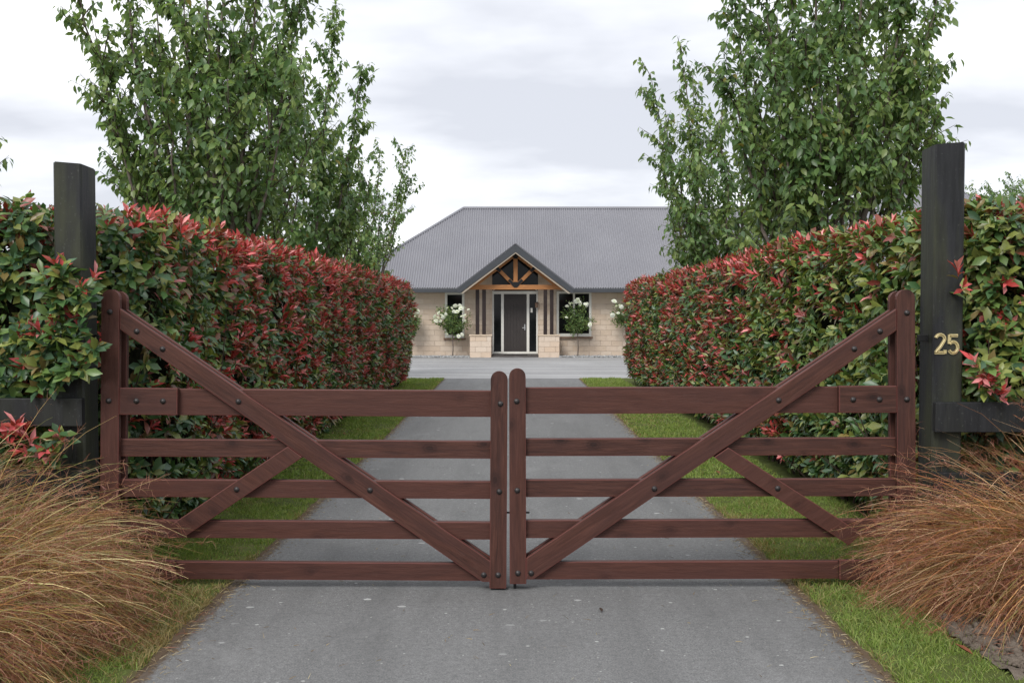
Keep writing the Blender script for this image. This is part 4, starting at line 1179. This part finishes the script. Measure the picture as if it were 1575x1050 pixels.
# ------------------------------------------------------------------ tussock grasses
def blades_mesh(name, roots, d0, length, width, droop, cbase, ctip, seg=7, kink=0.0):
    n = len(roots); s = np.linspace(0, 1, seg + 1)
    hd = d0.copy(); P = np.empty((n, seg + 1, 3)); P[:, 0] = roots
    d = unit(d0)
    for k in range(seg):
        P[:, k + 1] = P[:, k] + d * (length / seg)[:, None]
        d = unit(d + np.array([0, 0, -1]) * (droop * (0.4 + 1.4 * s[k + 1]) / seg)[:, None])
        if kink:
            d = unit(d + rng.normal(0, kink, d.shape) + rng.normal(0, .45, d.shape) * (rng.random((n, 1)) < kink * .5))
        low = P[:, k + 1, 2] < .01
        P[low, k + 1, 2] = .01
    T = unit(np.gradient(P, axis=1)); X = unit(np.cross(T, rng.normal(size=(n, 1, 3)) * .5 + np.array([0, -1, .3])))
    w = (width[:, None] * np.clip(1.05 - s[None] ** 2.2, .12, 1))[..., None]
    A, B = P - X * w / 2, P + X * w / 2
    V = np.stack([A, B], 2).reshape(n, -1, 3)
    k = (np.arange(seg) * 2)[:, None] + np.array([[0, 1, 3, 2]])
    F = (k[None] + (np.arange(n) * 2 * (seg + 1))[:, None, None]).reshape(-1, 4)
    Cc = cbase[:, None, :] * (1 - s)[None, :, None] + ctip[:, None, :] * s[None, :, None]
    Cc = np.repeat(Cc, 2, axis=1).reshape(-1, 3)
    return np_mesh(name, V.reshape(-1, 3), [F], Cc, smooth=True), P
TIP = np.array([(.42, .24, .11), (.32, .15, .070), (.26, .10, .052), (.58, .42, .27), (.28, .11, .040), (.17, .15, .045)])
BAS = np.array([(.09, .115, .028), (.14, .14, .036), (.22, .14, .045), (.24, .19, .06)])
def tussock(label, loc, n, height, seed, aim=(0, 0), flat=1.0, lean=.35, tint=(1, 1, 1)):
    r = np.random.default_rng(seed)
    t = thing('tussock_grass', label, 'ornamental grass', loc, 'rust coloured tussock grasses by the gate')
    nt = 170; ti = r.integers(0, nt, n)                 # blades grow in tufts that share a lie
    taz = r.uniform(0, 6.283, nt); ttl = r.uniform(.25, 1.7, nt) * flat; tln = r.uniform(.84, 1.10, nt)
    az_ = taz[ti] + r.normal(0, .24, n); rr = .24 * np.sqrt(r.random(n))
    roots = np.stack([np.cos(az_) * rr, np.sin(az_) * rr, np.zeros(n)], -1)
    tl = ttl[ti] * r.uniform(.8, 1.2, n)
    d = np.stack([np.cos(az_) * tl, np.sin(az_) * tl * .62, np.ones(n)], -1) + np.array([aim[0], aim[1], 0]) * lean
    height = height * tln[ti]
    ln = r.uniform(.72, 1.10, n) * height
    me, P = blades_mesh('blades', roots, unit(d), ln, r.uniform(.0028, .0074, n), r.uniform(.8, 2.2, n), BAS[r.integers(0, 4, n)] * r.uniform(.7, 1.2, (n, 1)), TIP[r.integers(0, 6, n)] * r.lognormal(0, .38, (n, 1)) * np.array(tint), 9, .055)
    link('blades', me, M['straw'], t, 'stuff')
    # airy seed heads: hair-thin branchlets along the outer third of many stems
    q = r.choice(n, int(n * .42), replace=False)
    pos, dr, ll = [], [], []
    for k in range(30):
        u = 9 - 3.6 * r.random() ** 1.5 * np.ones(len(q)) - r.uniform(0, .6, len(q)); a = np.minimum(u.astype(int), 8)
        p = P[q, a] + (P[q, a + 1] - P[q, a]) * (u - a)[:, None]
        tg = unit(P[q, a + 1] - P[q, a])
        pos.append(p); dr.append(unit(tg * .9 + r.normal(0, 1.15, (len(q), 3)) + np.array([0, 0, .15]))); ll.append(r.uniform(.015, .075, len(q)))
    pos, dr, ll = np.concatenate(pos), np.concatenate(dr), np.concatenate(ll); m = len(pos)
    cc = np.array([(.26, .095, .062), (.32, .14, .088), (.40, .22, .14), (.22, .075, .055)])[r.integers(0, 4, m)] * r.uniform(.7, 1.2, (m, 1))
    me, _ = blades_mesh('seed_heads', pos, dr, ll, r.uniform(.0012, .0024, m), r.uniform(.2, 1.0, m), cc, cc * 1.15, 2)
    link('seed_heads', me, M['straw'], t, 'stuff')
tussock('rusty tussock grass mound at left, arching over the lawn before the bare post', (-3.04, 4.82, 0), 5400, 1.24, 5, (1.0, .0), 1.12, .62, (1.0, 1.18, .92))
tussock('lower rusty tussock in the bottom left corner of the view', (-2.88, 4.14, 0), 3800, 1.02, 6, (.8, .1), 1.1, .5, (1.0, 1.15, .9))
tussock('rusty tussock grass mound at right, leaning across the foot of the gate', (3.24, 5.3, 0), 6500, 1.26, 8, (-1.0, .0), 1.0, .54, (1.06, .98, .9))

# ------------------------------------------------------------------ lawn blades
def lawn(name, x0_, x1_, y0_, y1_, dens, h, w, dry):
    n = int((x1_ - x0_) * (y1_ - y0_) * dens)
    x, y = rng.uniform(x0_, x1_, n), rng.uniform(y0_, y1_, n)
    P = np.stack([x, y, np.full(n, .006)], -1)
    clump = vnoise(P, 9, 31) * .6 + vnoise(P, 27, 32) * .4
    keep = rng.random(n) < .35 + .75 * clump
    P, clump = P[keep], clump[keep]; n = len(P)
    d = unit(np.stack([rng.normal(0, .5, n), rng.normal(0, .5, n), np.ones(n)], -1))
    dr = dry(P) + rng.normal(0, .22, n)
    g = np.array([(.175, .255, .052), (.225, .300, .072), (.28, .32, .098), (.15, .22, .052)])[rng.integers(0, 4, n)]
    s_ = np.array([(.30, .235, .10), (.24, .18, .07), (.36, .29, .15)])[rng.integers(0, 3, n)]
    C_ = np.where((dr > .55)[:, None], s_, g) * rng.uniform(.75, 1.25, (n, 1))
    me, _ = blades_mesh(name, P, d, rng.uniform(.5, 1.3, n) * h * (.6 + .8 * clump), np.full(n, w), rng.uniform(.3, 1.4, n), C_ * .85, C_ * 1.1, 2)
    return link(name, me, M['grass'], None, 'stuff')
edge = lambda P, xin: np.clip(1 - (np.abs(P[:, 0]) - xin) / .16, 0, 1)
dry_l = lambda P: .15 + .62 * np.clip((P[:, 1] - 4.2) / .6, 0, 1) * np.clip((6.8 - P[:, 1]) / 1.2, 0, 1) + .35 * edge(P, DRV) + .45 * (vnoise(P, 3, 41) - .5)
dry_r = lambda P: .02 + .45 * np.clip((P[:, 1] - 5.4) / .5, 0, 1) * np.clip((8.5 - P[:, 1]) / 1.2, 0, 1) + .35 * edge(P, DRV) + .4 * (vnoise(P, 3, 42) - .5)
lawn('lawn_grass', -2.75, -DRV - .035, 3.4, 9, 9000, .042, .0042, dry_l)
lawn('lawn_grass', DRV + .035, 2.22, 3.4, 5.5, 9000, .042, .0042, dry_r)
lawn('lawn_grass', DRV + .035, 2.75, 5.5, 9, 9000, .042, .0042, dry_r)
lawn('lawn_grass', -2.5, -DRV, 9, 23.8, 2600, .045, .009, lambda P: .12 + .3 * edge(P, DRV) + .5 * (vnoise(P, 2, 43) - .5))
lawn('lawn_grass', DRV, 2.6, 9, 23.8, 2600, .045, .009, lambda P: .10 + .3 * edge(P, DRV) + .5 * (vnoise(P, 2, 44) - .5))

# ------------------------------------------------------------------ soil bed, clods and fallen leaves
sheet('soil', 2.16, 9, 2.0, 5.6, .028, M['soil'], 160, 110, 0.05)
n = 4200
P = np.stack([rng.uniform(2.14, 3.4, n), rng.uniform(3.7, 5.5, n), rng.uniform(.02, .045, n)], -1)
P = P[P[:, 0] > 2.2 + .06 * np.sin(P[:, 1] * 5)]; n = len(P)
bm = bmesh.new(); bmesh.ops.create_icosphere(bm, subdivisions=1, radius=1)
T = np.array([v.co[:] for v in bm.verts]); FT = np.array([[v.index for v in f.verts] for f in bm.faces]); bm.free()
S = rng.gamma(1.8, .007, n) + .006
V = P[:, None] + S[:, None, None] * T[None] * rng.uniform(.6, 1.25, (n, len(T), 1)) * np.array([1.1, 1.1, .8])
link('soil_clods', np_mesh('soil_clods', V.reshape(-1, 3), [(FT[None] + (np.arange(n) * len(T))[:, None, None]).reshape(-1, 3)]), M['soil'], None, 'stuff')
n = 5200
sd_ = np.where(rng.random(n) < .5, -1, 1); y = rng.uniform(3.9, 16, n) ; x = sd_ * (DRV + .03 - np.abs(rng.normal(0, .07, n)))
m = rng.random(n) < .035; x[m] = rng.uniform(-1.55, 1.55, m.sum()); y[m] = rng.uniform(3.9, 8, m.sum())
P = np.stack([x, y, np.full(n, .006)], -1); d = unit(np.stack([rng.normal(size=n), rng.normal(size=n), np.abs(rng.normal(0, .18, n))], -1))
cc = np.array([(.34, .26, .14), (.22, .15, .08), (.13, .085, .05), (.42, .35, .22)])[rng.integers(0, 4, n)]
me, _ = blades_mesh('dry_clippings', P, d, rng.uniform(.012, .05, n), rng.uniform(.0015, .004, n), rng.uniform(0, .5, n), cc, cc, 2)
link('dry_clippings', me, M['straw'], None, 'stuff')
M['dryleaf'] = mat_plain('dead_leaf', (.19, .065, .032), .7, .3, 20, .3)
def ground(px, py, z=0.0):
    dx, dy = (px - 787.5) / FPX, -(py - 525) / FPX
    d = Vector((dx, math.cos(PITCH) + dy * math.sin(PITCH), -math.sin(PITCH) + dy * math.cos(PITCH)))
    return Vector((0, 0, CAM_H)) + d * ((z - CAM_H) / d.z)
for px, py, z, s_, rz, lab in ((1497, 1006, .06, .085, .9, 'large curled dead red brown leaf on the bare soil'),
                               (1469, 981, .06, .06, 2.4, 'small dead leaf at the edge of the soil under the tussock'),
                               (532, 668, .03, .06, 1.2, 'pale dead leaf on the grass by the left hedge'),
                               (1107, 728, .03, .06, .5, 'pale dead leaf on the grass by the right hedge'),
                               (926, 940, .006, .035, .3, 'tiny dark dead leaf lying alone on the drive')):
    T_, ft, fq = leaf_tpl(.32, .5, -.25)
    me = np_mesh('fallen_leaf', T_ * s_, [ft, fq], smooth=True)
    o = link('fallen_leaf', me, M['dryleaf'] if z > .01 else M['twig']); o.location = ground(px, py, z); o.rotation_euler = (.15, .1, rz)
    o['label'] = lab; o['category'] = 'fallen leaf'; o['group'] = 'dead leaves on the ground'
print('tree leaves', nl, 'objects', len(bpy.data.objects), 'tris', sum(len(m.loop_triangles) if False else len(m.polygons) for m in bpy.data.meshes))
